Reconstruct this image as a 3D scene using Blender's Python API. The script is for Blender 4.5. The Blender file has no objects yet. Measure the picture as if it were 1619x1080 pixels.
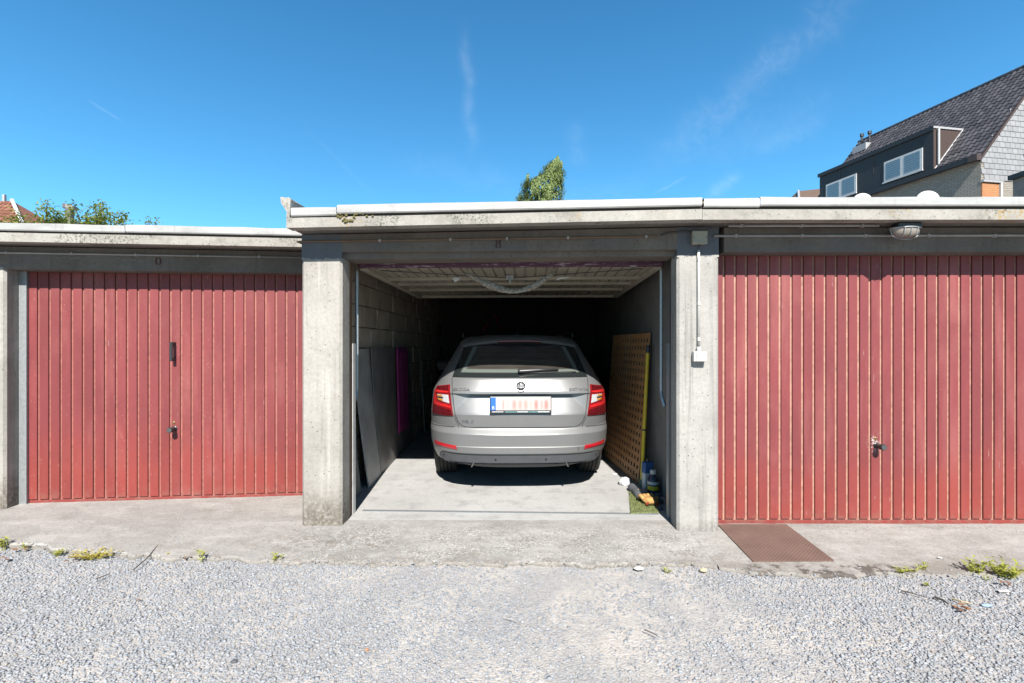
import bpy, bmesh, math, random
import numpy as np
from mathutils import Vector, Matrix
R = math.radians
random.seed(7)
rng = np.random.default_rng(11)
scene = bpy.context.scene
COL = scene.collection

# ------------------------------------------------------------------ camera
HC = 1.36            # eye height
F, HY, CX = 820.0, 545.0, 809.5
cam_d = bpy.data.cameras.new('camera')
cam = bpy.data.objects.new('camera', cam_d); COL.objects.link(cam)
cam.location = (0, 0, HC); cam.rotation_euler = (R(90), 0, 0)
cam_d.sensor_width = 36; cam_d.lens = 36 * F / 1619
cam_d.shift_y = (HY - 540) / 1619
cam_d.clip_start = .05; cam_d.clip_end = 1000
scene.camera = cam

# ------------------------------------------------------------------ world
SUN = Vector((.065, -1.0, .87)).normalized()
SKY_TINT = (.72, 1.11, 1.22, 1)
world = bpy.data.worlds.new('World'); scene.world = world; world.use_nodes = True
wt = world.node_tree; wn = wt.nodes; wl = wt.links; wn.clear()
def WN(t, **k):
    n = wn.new(t)
    for a, b in k.items(): setattr(n, a, b)
    return n
def wmath(op, a, b=None, c=None, clamp=False):
    n = WN('ShaderNodeMath', operation=op); n.use_clamp = clamp
    for i, v in enumerate((a, b, c)):
        if v is None: continue
        if isinstance(v, (int, float)): n.inputs[i].default_value = v
        else: wl.new(v, n.inputs[i])
    return n.outputs[0]
sky = WN('ShaderNodeTexSky', sky_type='NISHITA')
sky.sun_disc = False
sky.sun_elevation = math.asin(SUN.z); sky.sun_rotation = R(180 - 3.7)
sky.altitude = 50; sky.air_density = 1.0; sky.dust_density = .6; sky.ozone_density = 2.0
hs = WN('ShaderNodeHueSaturation'); hs.inputs['Saturation'].default_value = 1.12
hs.inputs['Value'].default_value = 1.0
tc = WN('ShaderNodeTexCoord'); sep = WN('ShaderNodeSeparateXYZ'); wl.new(tc.outputs['Generated'], sep.inputs[0])
# the clear blue of the sky in view carries on all round the horizon
zc_ = wmath('MAXIMUM', sep.outputs[2], .0)
hz = wmath('SQRT', wmath('MAXIMUM', wmath('SUBTRACT', 1.0, wmath('MULTIPLY', zc_, zc_)), 0.0))
dirv = WN('ShaderNodeCombineXYZ'); wl.new(hz, dirv.inputs[1]); wl.new(zc_, dirv.inputs[2]); wl.new(dirv.outputs[0], sky.inputs[0])
tint = WN('ShaderNodeMix', data_type='RGBA', blend_type='MULTIPLY'); tint.inputs[0].default_value = 1.0; tint.inputs[7].default_value = SKY_TINT
wl.new(sky.outputs[0], tint.inputs[6]); wl.new(tint.outputs[2], hs.inputs['Color'])
yy = wmath('MAXIMUM', sep.outputs[1], .02)
U = wmath('DIVIDE', sep.outputs[0], yy); V = wmath('DIVIDE', sep.outputs[2], yy)
cmb = WN('ShaderNodeCombineXYZ'); wl.new(U, cmb.inputs[0]); wl.new(V, cmb.inputs[1])
nz = WN('ShaderNodeTexNoise'); nz.inputs['Scale'].default_value = 9; nz.inputs['Detail'].default_value = 7; nz.inputs['Distortion'].default_value = .8
wl.new(cmb.outputs[0], nz.inputs['Vector'])
def streak(p0, p1, w, amp):
    """soft wisp of cirrus along a line on the sky (tangent-plane directions)"""
    a = ((p0[0]-CX)/F, (HY-p0[1])/F); b = ((p1[0]-CX)/F, (HY-p1[1])/F)
    L = math.hypot(b[0]-a[0], b[1]-a[1]); t = ((b[0]-a[0])/L, (b[1]-a[1])/L); w = w/F
    du = wmath('SUBTRACT', U, (a[0]+b[0])/2); dv = wmath('SUBTRACT', V, (a[1]+b[1])/2)
    al = wmath('ADD', wmath('MULTIPLY', du, t[0]), wmath('MULTIPLY', dv, t[1]))
    ac = wmath('SUBTRACT', wmath('MULTIPLY', du, -t[1]), wmath('MULTIPLY', dv, -t[0]))
    wob = wmath('MULTIPLY', wmath('SUBTRACT', nz.outputs[0], .5), w*3)
    ac = wmath('ADD', ac, wob)
    e = wmath('ADD', wmath('POWER', wmath('ABSOLUTE', wmath('DIVIDE', al, L*.5)), 4),
              wmath('POWER', wmath('ABSOLUTE', wmath('DIVIDE', ac, w)), 2))
    g = wmath('EXPONENT', wmath('MULTIPLY', e, -1))
    return wmath('MULTIPLY', g, amp)
tot = None
for s_ in [((736,60),(747,230),9,.30), ((1050,255),(1345,-10),26,.26), ((1110,250),(1330,150),30,.13),
           ((1120,312),(1170,278),10,.42), ((905,195),(925,265),16,.16), ((1035,306),(1082,281),2.2,.30),
           ((142,160),(190,190),1.8,.30), ((490,210),(600,320),3,.07), ((640,250),(830,300),22,.12),
           ((1180,240),(1300,195),14,.16), ((860,330),(1010,290),26,.12)]:
    g = streak(*s_); tot = g if tot is None else wmath('ADD', tot, g)
nz2 = WN('ShaderNodeTexNoise'); nz2.inputs['Scale'].default_value = 30; nz2.inputs['Detail'].default_value = 9; nz2.inputs['Distortion'].default_value = 1.5
wl.new(cmb.outputs[0], nz2.inputs['Vector'])
tot = wmath('MULTIPLY', tot, wmath('MULTIPLY_ADD', nz2.outputs[0], .42, -.05), clamp=True)
front = wmath('GREATER_THAN', sep.outputs[1], .05)
tot = wmath('MULTIPLY', tot, front)
mx = WN('ShaderNodeMix', data_type='RGBA')
wl.new(tot, mx.inputs[0]); wl.new(hs.outputs[0], mx.inputs[6]); mx.inputs[7].default_value = (8.5, 9.0, 9.6, 1)
bg = WN('ShaderNodeBackground'); bg.inputs['Strength'].default_value = .064
wl.new(mx.outputs[2], bg.inputs['Color'])
wo = WN('ShaderNodeOutputWorld'); wl.new(bg.outputs[0], wo.inputs[0])

sun_d = bpy.data.lights.new('sun', 'SUN'); sun_d.energy = 5.0; sun_d.angle = R(.53); sun_d.color = (1.0, .955, .89)
sun = bpy.data.objects.new('sun', sun_d); COL.objects.link(sun)
sun.rotation_mode = 'QUATERNION'; sun.rotation_quaternion = SUN.to_track_quat('Z', 'Y'); sun.location = (2, -6, 8)

scene.view_settings.view_transform = 'Standard'; scene.view_settings.look = 'None'
scene.view_settings.exposure = 1.3; scene.view_settings.gamma = 1; scene.view_settings.use_curve_mapping = False

# ------------------------------------------------------------------ helpers
def at(px, py, d):
    """point seen at photo pixel (px,py) at a depth d"""
    return Vector(((px-CX)/F*d, d, HC-(py-HY)/F*d))
def gnd(px, py, z=0.0):
    d = F*(HC-z)/(py-HY)
    return Vector(((px-CX)/F*d, d, z))

class MB:
    def __init__(s): s.v = []; s.f = []
    def add(s, vs, fs):
        o = len(s.v); s.v += [tuple(v) for v in vs]; s.f += [tuple(i+o for i in f) for f in fs]; return s
    def hexa(s, p):    # 4 bottom ccw + 4 top ccw
        return s.add(p, [(3,2,1,0),(4,5,6,7),(0,1,5,4),(1,2,6,5),(2,3,7,6),(3,0,4,7)])
    def box(s, x0, x1, y0, y1, z0, z1):
        return s.hexa([(x0,y0,z0),(x1,y0,z0),(x1,y1,z0),(x0,y1,z0),(x0,y0,z1),(x1,y0,z1),(x1,y1,z1),(x0,y1,z1)])
    def bbox(s, x0, x1, y0, y1, z0, z1, b=.004, seg=1):
        bm = bmesh.new(); vs = [bm.verts.new(p) for p in [(x0,y0,z0),(x1,y0,z0),(x1,y1,z0),(x0,y1,z0),(x0,y0,z1),(x1,y0,z1),(x1,y1,z1),(x0,y1,z1)]]
        for f in [(3,2,1,0),(4,5,6,7),(0,1,5,4),(1,2,6,5),(2,3,7,6),(3,0,4,7)]: bm.faces.new([vs[i] for i in f])
        bmesh.ops.bevel(bm, geom=bm.edges[:], offset=b, segments=seg, affect='EDGES', profile=.5)
        bm.verts.index_update(); s.add([v.co[:] for v in bm.verts], [[v.index for v in f.verts] for f in bm.faces]); bm.free(); return s
    def prism(s, prof, z0, z1):   # ccw profile in xy extruded along z
        n = len(prof); vs = [(x,y,z0) for x,y in prof]+[(x,y,z1) for x,y in prof]
        return s.add(vs, [tuple(range(n-1,-1,-1)), tuple(range(n,2*n))]+[(i,(i+1)%n,n+(i+1)%n,n+i) for i in range(n)])
    def tube(s, pts, r, n=8, cap=True):
        pts = [Vector(p) for p in pts]; rs = r if isinstance(r, (list, tuple)) else [r]*len(pts)
        rings = []; up = None
        for i, p in enumerate(pts):
            t = (pts[min(i+1,len(pts)-1)]-pts[max(i-1,0)]).normalized()
            if up is None: up = Vector((0,0,1)) if abs(t.z) < .9 else Vector((1,0,0))
            a = t.cross(up).normalized(); b = a.cross(t).normalized(); up = b
            rings.append([p+a*math.cos(2*math.pi*k/n)*rs[i]+b*math.sin(2*math.pi*k/n)*rs[i] for k in range(n)])
        vs = [v for r_ in rings for v in r_]; fs = []
        for i in range(len(pts)-1):
            for k in range(n): fs.append((i*n+k, i*n+(k+1)%n, (i+1)*n+(k+1)%n, (i+1)*n+k))
        if cap: fs += [tuple(range(n-1,-1,-1)), tuple((len(pts)-1)*n+k for k in range(n))]
        return s.add(vs, fs)
    def lathe(s, prof, n=24, M=None):   # prof of (r, h) about local z
        M = M or Matrix(); vs = []; fs = []
        for r, h in prof:
            for k in range(n): vs.append(M @ Vector((r*math.cos(2*math.pi*k/n), r*math.sin(2*math.pi*k/n), h)))
        for i in range(len(prof)-1):
            for k in range(n): fs.append((i*n+k, i*n+(k+1)%n, (i+1)*n+(k+1)%n, (i+1)*n+k))
        return s.add(vs, fs)
    def grid(s, P):   # 2d list of points
        r, c = len(P), len(P[0]); vs = [p for row in P for p in row]
        return s.add(vs, [(i*c+j, i*c+j+1, (i+1)*c+j+1, (i+1)*c+j) for i in range(r-1) for j in range(c-1)])
    def mesh(s, name, mat, smooth=False):
        me = bpy.data.meshes.new(name); me.from_pydata(s.v, [], s.f); me.update()
        if mat: me.materials.append(mat)
        if smooth: me.polygons.foreach_set('use_smooth', [True]*len(me.polygons))
        return me
def obj(name, mb, mat=None, parent=None, smooth=False, loc=None, kind=None, label=None, cat=None, group=None):
    me = mb.mesh(name, mat, smooth) if isinstance(mb, MB) else mb
    o = bpy.data.objects.new(name, me); COL.objects.link(o)
    if parent: o.parent = parent
    if loc is not None: o.location = loc
    tag(o, label, cat, group, kind); return o
def tag(o, label=None, cat=None, group=None, kind=None):
    if label: o['label'] = label
    if cat: o['category'] = cat
    if group: o['group'] = group
    if kind: o['kind'] = kind
    return o
def thing(name, label, cat, loc=(0,0,0), rz=0, group=None):
    o = bpy.data.objects.new(name, None); COL.objects.link(o); o.empty_display_size = .1
    o.location = loc; o.rotation_euler = (0,0,rz); return tag(o, label, cat, group)
def autosmooth(o, ang=35):
    me = o.data; bm = bmesh.new(); bm.from_mesh(me)
    for e in bm.edges:
        e.smooth = not (len(e.link_faces) == 2 and e.calc_face_angle(0) > R(ang))
    for f in bm.faces: f.smooth = True
    bm.to_mesh(me); bm.free(); return o
def fixnormals(o):
    bm = bmesh.new(); bm.from_mesh(o.data); bmesh.ops.recalc_face_normals(bm, faces=bm.faces[:]); bm.to_mesh(o.data); bm.free(); return o

# ------------------------------------------------------------------ materials
ALB = .56
class NT:
    def __init__(s, name):
        s.m = bpy.data.materials.new(name); s.m.use_nodes = True; s.t = s.m.node_tree; s.t.nodes.clear()
        s.out = s.n('ShaderNodeOutputMaterial'); s.b = s.n('ShaderNodeBsdfPrincipled'); s.l(s.b.outputs[0], s.out.inputs[0])
        s.geo = s.n('ShaderNodeNewGeometry')
        s.pos = s.geo.outputs['Position']
    def n(s, t, **k):
        x = s.t.nodes.new(t)
        for a, b in k.items(): setattr(x, a, b)
        return x
    def l(s, a, b): s.t.links.new(a, b)
    def setv(s, inp, v):
        if isinstance(v, (int, float)): inp.default_value = v
        elif isinstance(v, tuple): inp.default_value = v if len(v) == 4 else (*v, 1)
        else: s.l(v, inp)
    def mapping(s, vec, scale=(1,1,1), rot=(0,0,0), loc=(0,0,0)):
        m = s.n('ShaderNodeMapping'); s.l(vec, m.inputs[0]); m.inputs['Scale'].default_value = scale; m.inputs['Rotation'].default_value = rot; m.inputs['Location'].default_value = loc; return m.outputs[0]
    def noise(s, scale, detail=5, rough=.55, vec=None, dist=0):
        x = s.n('ShaderNodeTexNoise'); s.l(vec or s.pos, x.inputs['Vector']); x.inputs['Scale'].default_value = scale; x.inputs['Detail'].default_value = detail; x.inputs['Roughness'].default_value = rough; x.inputs['Distortion'].default_value = dist; return x.outputs[0]
    def voro(s, scale, vec=None, feature='F1'):
        x = s.n('ShaderNodeTexVoronoi', feature=feature); s.l(vec or s.pos, x.inputs['Vector']); x.inputs['Scale'].default_value = scale; return x
    def ramp(s, fac, stops, interp='LINEAR'):
        x = s.n('ShaderNodeValToRGB'); s.l(fac, x.inputs[0]); cr = x.color_ramp; cr.interpolation = interp
        while len(cr.elements) < len(stops): cr.elements.new(.5)
        for e, (p, c) in zip(cr.elements, stops):
            e.position = p; c = (c, c, c) if isinstance(c, (int, float)) else c; e.color = (*c, 1)
        return x.outputs[0]
    def mix(s, fac, a, b, mode='MIX'):
        x = s.n('ShaderNodeMix', data_type='RGBA', blend_type=mode); s.setv(x.inputs[0], fac); s.setv(x.inputs[6], a); s.setv(x.inputs[7], b); return x.outputs[2]
    def math(s, op, a, b=0, c=0, clamp=False):
        x = s.n('ShaderNodeMath', operation=op); x.use_clamp = clamp
        for i, v in enumerate((a, b, c)): s.setv(x.inputs[i], v)
        return x.outputs[0]
    def sepxyz(s, vec=None):
        x = s.n('ShaderNodeSeparateXYZ'); s.l(vec or s.pos, x.inputs[0]); return x.outputs
    def smooth(s, v, lo, hi):
        x = s.n('ShaderNodeMapRange', interpolation_type='SMOOTHSTEP'); s.l(v, x.inputs[0]); x.inputs[1].default_value = lo; x.inputs[2].default_value = hi; return x.outputs[0]
    def bump(s, h, dist=.004, strength=1, chain=None):
        x = s.n('ShaderNodeBump'); s.l(h, x.inputs['Height']); x.inputs['Distance'].default_value = dist; x.inputs['Strength'].default_value = strength
        if chain: s.l(chain, x.inputs['Normal'])
        return x.outputs[0]
    def fin(s, color=None, rough=.8, metal=0, normal=None, spec=None, coat=None, sheen=None):
        if color is not None:      # overall albedo level of the place, balanced against the exposure
            if isinstance(color, tuple): color = tuple(v*ALB for v in color[:3])
            else: color = s.mix(1.0, color, (ALB, ALB, ALB), 'MULTIPLY')
            s.setv(s.b.inputs['Base Color'], color)
        s.setv(s.b.inputs['Roughness'], rough); s.setv(s.b.inputs['Metallic'], metal)
        if normal: s.l(normal, s.b.inputs['Normal'])
        if spec is not None: s.b.inputs['Specular IOR Level'].default_value = spec
        if coat: s.b.inputs['Coat Weight'].default_value = coat; s.b.inputs['Coat Roughness'].default_value = .04
        return s.m

def plain(name, c, rough=.6, metal=0, var=.12, scale=14, bump=0, coat=None, spec=None):
    t = NT(name); n = t.noise(scale, 4)
    lo = tuple(max(0, x*(1-var)) for x in c); hi = tuple(min(1, x*(1+var)) for x in c)
    return t.fin(t.ramp(n, [(.3, lo), (.7, hi)]), rough, metal, t.bump(t.noise(scale*8, 3), bump) if bump else None, coat=coat, spec=spec)

def concrete(name, lo, hi, pits=1.0, grime=0.0, gcol=(.09,.08,.07), big=2.2, streaks=.0, zdirt=None, lichen=0, bstr=1.0, patch=None):
    t = NT(name); x, y, z = t.sepxyz()
    a = t.noise(big, 6, .6, dist=.4); f = t.noise(38, 5, .65); g = t.noise(170, 3, .6)
    c = t.ramp(a, [(.3, lo), (.7, hi)])
    c = t.mix(t.math('MULTIPLY', t.smooth(f, .35, .75), .35), c, tuple(v*.72 for v in lo))
    c = t.mix(t.math('MULTIPLY', t.smooth(g, .45, .8), .25), c, tuple(min(1, v*1.25) for v in hi))
    if streaks:
        sv = t.mapping(t.pos, (22, 22, .9)); s_ = t.smooth(t.noise(1, 5, .6, sv), .52, .72)
        c = t.mix(t.math('MULTIPLY', s_, streaks), c, tuple(v*.55 for v in lo))
        s2 = t.smooth(t.noise(1, 4, .6, t.mapping(t.pos, (13, 13, .6), loc=(3,7,1))), .6, .72)
        c = t.mix(t.math('MULTIPLY', s2, streaks*.7), c, tuple(min(.8, v*1.35) for v in hi))
    if grime:
        gm = t.smooth(t.noise(5.5, 7, .68), .48, .68); c = t.mix(t.math('MULTIPLY', gm, grime), c, gcol)
    if zdirt:
        zz = t.math('ADD', z, t.math('MULTIPLY', t.math('SUBTRACT', t.noise(7, 5), .5), .28))
        dm = t.n('ShaderNodeMapRange', interpolation_type='SMOOTHSTEP'); t.l(zz, dm.inputs[0]); dm.inputs[1].default_value = zdirt[0]; dm.inputs[2].default_value = zdirt[1]; dm.inputs[3].default_value = 1; dm.inputs[4].default_value = 0
        m = t.math('MULTIPLY', dm.outputs[0], t.smooth(f, .22, .62)); c = t.mix(t.math('MULTIPLY', m, zdirt[2]), c, zdirt[3])
    if patch: c = patch(t, c, x, y, z, f)
    if lichen:
        lm = t.math('MULTIPLY', t.smooth(t.noise(3.1, 3, vec=t.mapping(t.pos, loc=(9,2,4))), .55, .66), t.smooth(t.noise(46, 4, .7), .5, .62))
        c = t.mix(t.math('MULTIPLY', lm, lichen), c, (.42, .26, .05))
        lm2 = t.math('MULTIPLY', t.smooth(t.noise(2.4, 3, vec=t.mapping(t.pos, loc=(1,5,8))), .52, .62), t.smooth(t.noise(60, 5, .7), .47, .6))
        c = t.mix(t.math('MULTIPLY', lm2, lichen), c, (.085, .08, .06))
    vo = t.voro(30); pit = t.math('MULTIPLY', t.smooth(vo.outputs['Distance'], .16, .10) if False else t.math('LESS_THAN', vo.outputs['Distance'], .13), t.math('GREATER_THAN', t.sepxyz(vo.outputs['Color'])[0], .62))
    if pits: c = t.mix(t.math('MULTIPLY', pit, .75*pits), c, tuple(v*.3 for v in lo))
    h = t.math('ADD', t.math('MULTIPLY', f, .6), t.math('MULTIPLY', g, .35)); h = t.math('SUBTRACT', h, t.math('MULTIPLY', pit, .9*min(1, pits)))
    return t.fin(c, .88, 0, t.bump(h, .004*bstr), spec=.3)

def pillar_patch(t, c, x, y, z, f):
    # old blue-grey paint left at the head of the pillars, with a ragged lower edge
    e = t.math('ADD', z, t.math('MULTIPLY', t.math('SUBTRACT', t.noise(26, 4), .5), .05))
    m = t.smooth(e, 2.005, 2.015)
    return t.mix(t.math('MULTIPLY', m, .85), c, (.115, .13, .16))
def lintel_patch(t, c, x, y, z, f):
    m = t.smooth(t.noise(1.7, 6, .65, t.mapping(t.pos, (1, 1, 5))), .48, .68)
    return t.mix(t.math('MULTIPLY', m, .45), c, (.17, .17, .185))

M = {}
M['pillar'] = concrete('pillar_concrete', (.385,.36,.325), (.545,.515,.47), grime=.22, gcol=(.20,.185,.165), streaks=.45, zdirt=(.02,.36,.85,(.15,.12,.088)), patch=pillar_patch, bstr=1.3)
M['pillar_right'] = concrete('pillar_concrete_pale', (.395,.378,.352), (.55,.527,.492), grime=.18, gcol=(.21,.20,.185), streaks=.6, zdirt=(-.02,.12,.5,(.16,.14,.12)), patch=pillar_patch, bstr=1.1)
M['lintel'] = concrete('lintel_concrete', (.175,.142,.118), (.275,.235,.20), streaks=.25, grime=.25, gcol=(.12,.105,.095), patch=lintel_patch)  # base darker than the pillars, deepening the shade under the roof
M['fascia'] = concrete('fascia_concrete', (.37,.348,.312), (.53,.505,.46), grime=.42, gcol=(.16,.15,.12), lichen=.75, pits=1.0, bstr=1.5)
M['soffit'] = concrete('soffit_concrete', (.20,.175,.155), (.28,.25,.225), grime=.25)
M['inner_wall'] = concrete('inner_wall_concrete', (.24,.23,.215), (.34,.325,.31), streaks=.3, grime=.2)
M['shade_wall'] = concrete('shade_dark_back_wall', (.05,.046,.043), (.08,.075,.07), pits=0)  # near-black base stands in for the deep shade at the garage's far end
M['block'] = concrete('concrete_block', (.52,.425,.34), (.72,.61,.50), grime=.3, bstr=2.2)
M['mortar'] = concrete('mortar', (.13,.115,.10), (.2,.18,.16), pits=0)
def apron_patch(t, c, x, y, z, f):
    # exposed aggregate and dirt, ground in towards the loose gravel, plus pale worn spots
    sp = t.voro(115); rough_ = t.math('MULTIPLY', t.math('SUBTRACT', t.smooth(x, -1.75, -1.35), t.smooth(x, 1.15, 1.5)), t.smooth(t.math('MULTIPLY', y, -1), -3.95, -3.75))
    rough_ = t.math('ADD', .22, t.math('MULTIPLY', t.math('MULTIPLY', rough_, t.smooth(t.noise(3.5, 5, .65), .34, .6)), .78))
    c = t.mix(t.math('MULTIPLY', t.math('GREATER_THAN', t.sepxyz(sp.outputs['Color'])[0], .78), t.math('MULTIPLY', rough_, .55)), c, (.80,.77,.72))
    c = t.mix(t.math('MULTIPLY', t.math('LESS_THAN', t.sepxyz(sp.outputs['Color'])[0], .15), t.math('MULTIPLY', rough_, .68)), c, (.17,.155,.14))
    m = t.smooth(t.noise(2.6, 7, .7, t.mapping(t.pos, (1, 2.2, 1))), .46, .66); c = t.mix(t.math('MULTIPLY', m, .40), c, (.66,.635,.60))
    d = t.smooth(t.math('ADD', z, t.math('MULTIPLY', t.math('SUBTRACT', t.noise(6, 6, .7), .5), .05)), -.026, -.042); c = t.mix(t.math('MULTIPLY', d, .55), c, (.25,.215,.18))
    bp_ = t.math('ADD', t.math('POWER', t.math('ABSOLUTE', t.math('DIVIDE', t.math('ADD', x, 1.2), .55)), 2), t.math('POWER', t.math('ABSOLUTE', t.math('DIVIDE', t.math('SUBTRACT', y, 3.60), .16)), 2))
    br_ = t.math('MULTIPLY', t.math('EXPONENT', t.math('MULTIPLY', bp_, -1)), t.smooth(t.noise(17, 6, .72), .42, .60)); c = t.mix(t.math('MULTIPLY', br_, .75), c, (.20,.175,.145))
    bx = t.math('MULTIPLY', t.smooth(x, 1.35, 1.5), t.math('SUBTRACT', 1, t.smooth(x, 2.4, 2.7))); b = t.math('MULTIPLY', t.math('MULTIPLY', bx, t.smooth(t.math('MULTIPLY', y, -1), -3.32, -3.27)), t.smooth(t.noise(11, 5, .65), .5, .58))
    return t.mix(t.math('MULTIPLY', b, .8), c, (.10,.08,.065))
M['apron'] = concrete('apron_concrete', (.365,.35,.325), (.50,.482,.452), grime=.35, gcol=(.23,.205,.175), big=1.4, bstr=2.2, patch=apron_patch)
M['floor'] = concrete('floor_concrete', (.50,.492,.48), (.61,.602,.588), grime=.45, gcol=(.27,.265,.26), pits=.3, bstr=.5, big=1.6)
M['roof'] = plain('roof_felt', (.10,.10,.10), .9)
M['trim'] = None
def mat_trim():
    t = NT('trim_metal'); v = t.mapping(t.pos, (2.2, 2.2, 14))
    n = t.noise(1, 6, .65, v); c = t.ramp(n, [(.3, (.47,.46,.44)), (.55, (.60,.59,.575)), (.8, (.66,.655,.645))])
    d = t.smooth(t.noise(3.4, 6, .7), .52, .72); c = t.mix(t.math('MULTIPLY', d, .40), c, (.33,.30,.26)); dr = t.smooth(t.noise(1, 4, .6, t.mapping(t.pos, (34,34,3))), .56, .72); c = t.mix(t.math('MULTIPLY', dr, .3), c, (.30,.28,.25))
    return t.fin(c, .42, .15, t.bump(t.noise(9, 3), .003))
M['trim'] = mat_trim()
M['dark_gap'] = plain('tar_joint', (.05,.045,.04), .9)

def mat_red(name, base, worn, low, seed=0, chip=None):
    t = NT(name); x, y, z = t.sepxyz()
    sv = t.mapping(t.pos, (5, 5, .8), loc=(seed, seed*2, 0))
    a = t.noise(1, 6, .62, sv, .3); b = t.noise(2.1, 5, .6, t.mapping(t.pos, loc=(seed*3, 0, 5)))
    c = t.ramp(a, [(.3, tuple(v*.86 for v in base)), (.52, base), (.74, worn)])
    lowm = t.math('MULTIPLY', t.smooth(t.math('ADD', z, t.math('MULTIPLY', t.math('SUBTRACT', b, .5), .9)), .75, .05), .8)
    c = t.mix(lowm, c, low)
    c = t.mix(t.math('MULTIPLY', t.smooth(b, .55, .75), .35), c, worn)
    # scuffs and small chips of pale primer
    sc = t.math('MULTIPLY', t.smooth(t.noise(1, 3, .5, t.mapping(t.pos, (150, 150, 9), loc=(seed, 1, 2))), .70, .75), t.smooth(t.noise(2.2, 3, vec=t.mapping(t.pos, loc=(7, seed, 1))), .5, .64))
    c = t.mix(t.math('MULTIPLY', sc, .8), c, (.72,.55,.48))
    vo = t.voro(42); ch = t.math('MULTIPLY', t.math('LESS_THAN', vo.outputs['Distance'], .11), t.math('GREATER_THAN', t.sepxyz(vo.outputs['Color'])[1], .86))
    c = t.mix(t.math('MULTIPLY', ch, .7), c, (.70,.45,.38))
    if chip:    # paint knocked off round the knob
        q = t.math('ADD', t.math('POWER', t.math('ABSOLUTE', t.math('DIVIDE', t.math('SUBTRACT', x, chip[0]), .035)), 2), t.math('POWER', t.math('ABSOLUTE', t.math('DIVIDE', t.math('SUBTRACT', z, chip[1]), .05)), 2))
        cm = t.math('MULTIPLY', t.math('EXPONENT', t.math('MULTIPLY', q, -1)), t.smooth(t.noise(70, 4, .6), .48, .58)); c = t.mix(t.math('MULTIPLY', cm, 1.3, clamp=True), c, (.80,.72,.68))
    oi = t.n('ShaderNodeObjectInfo'); c = t.mix(1.0, c, t.ramp(oi.outputs['Random'], [(0, .90), (1, 1.06)]), 'MULTIPLY')
    mo = t.smooth(t.noise(3.2, 6, .66, t.mapping(t.pos, (1, 1, .55), loc=(seed, 3, 2))), .40, .68); c = t.mix(t.math('MULTIPLY', mo, .42), c, tuple(v*.66 for v in base))
    fl = t.math('MULTIPLY', t.smooth(z, .16, .0), t.smooth(t.noise(14, 5, .7), .42, .62)); c = t.mix(t.math('MULTIPLY', fl, .45), c, (.30,.16,.12))
    r = t.math('MULTIPLY_ADD', t.noise(20, 3), .2, .42)
    return t.fin(c, r, 0, t.bump(t.math('ADD', t.noise(240, 2), t.math('MULTIPLY', t.noise(6, 2), 2)), .0012), spec=.35)
M['red_l'] = mat_red('red_door_paint_faded', (.285,.057,.060), (.375,.115,.105), (.355,.058,.043), 1.3)
M['red_r'] = mat_red('red_door_paint', (.280,.058,.062), (.375,.12,.112), (.345,.058,.043), 4.7, (2.75, .61))
M['groove'] = plain('door_groove_primer', (.52,.27,.20), .6, var=.25, scale=30)
M['groove_l'] = plain('door_groove_primer_dark', (.40,.14,.11), .6, var=.25, scale=30)
M['galv'] = plain('galvanised_steel', (.52,.55,.56), .45, .55, .12, 40)
M['frame_dark'] = plain('dull_steel_frame', (.17,.165,.165), .55, .3)
M['rust_wood'] = plain('brown_batten', (.23,.14,.085), .8)
M['white_pvc'] = plain('white_pvc', (.72,.71,.68), .4)
M['grey_pvc'] = plain('dusty_grey_pipe', (.44,.40,.38), .6)
M['beige_box'] = plain('beige_box', (.42,.39,.30), .55)
M['black_plastic'] = plain('black_plastic', (.035,.036,.04), .38)
M['knob_face'] = plain('knob_grey', (.09,.095,.10), .35)
M['brass'] = plain('brass', (.42,.30,.12), .4, .8)
M['stencil'] = plain('stencil_red', (.085,.018,.022), .8)
M['chalk'] = plain('chalk', (.36,.36,.37), .9)
def mat_worn_purple():
    t = NT('worn_purple_edge'); n = t.noise(1, 6, .7, t.mapping(t.pos, (9, 9, 60)))
    c = t.ramp(n, [(.42, (.095,.025,.06)), (.56, (.14,.045,.09)), (.63, (.55,.50,.56))])
    return t.fin(c, .6)
M['purple'] = mat_worn_purple()
M['beige_door'] = plain('beige_door_back', (.50,.45,.35), .55, var=.14, scale=7)
M['net'] = None
def mat_net():
    t = NT('foam_net'); v = t.voro(62); c = t.ramp(v.outputs['Distance'], [(.1, (.60,.52,.41)), (.6, (.27,.225,.175))])
    return t.fin(c, .6, 0, t.bump(v.outputs['Distance'], .006))
M['net'] = mat_net()

# ------------------------------------------------------------------ ground
def mat_gravel_bed():
    t = NT('gravel_bed'); x, y, z = t.sepxyz()
    v = t.voro(95); v2 = t.voro(52)
    st = t.ramp(v.outputs['Color'], [(.1, (.19,.205,.23)), (.6, (.33,.345,.37)), (.95, (.46,.47,.49))])
    sand = t.ramp(t.noise(30, 5), [(.3, (.54,.495,.45)), (.7, (.70,.655,.61))])
    m = t.smooth(t.noise(2.6, 6, .62, dist=.4), .36, .60)
    c = t.mix(t.math('MULTIPLY', m, .5), sand, st)
    h = t.math('SUBTRACT', .5, v.outputs['Distance'])
    return t.fin(c, .92, 0, t.bump(h, .004), spec=.25)
M['bed'] = mat_gravel_bed()
def mat_stones():
    t = NT('gravel_stone'); r = t.geo.outputs['Random Per Island']
    c = t.ramp(r, [(0, (.29,.308,.34)), (.35, (.355,.375,.41)), (.75, (.41,.43,.465)), (.94, (.50,.51,.53)), (.98, (.50,.46,.41)), (1, (.36,.30,.25))])
    c = t.mix(t.math('MULTIPLY', t.smooth(t.noise(120, 3), .4, .7), .25), c, (.60,.60,.59))
    return t.fin(c, .85, spec=.3)
M['stone'] = mat_stones()
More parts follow.
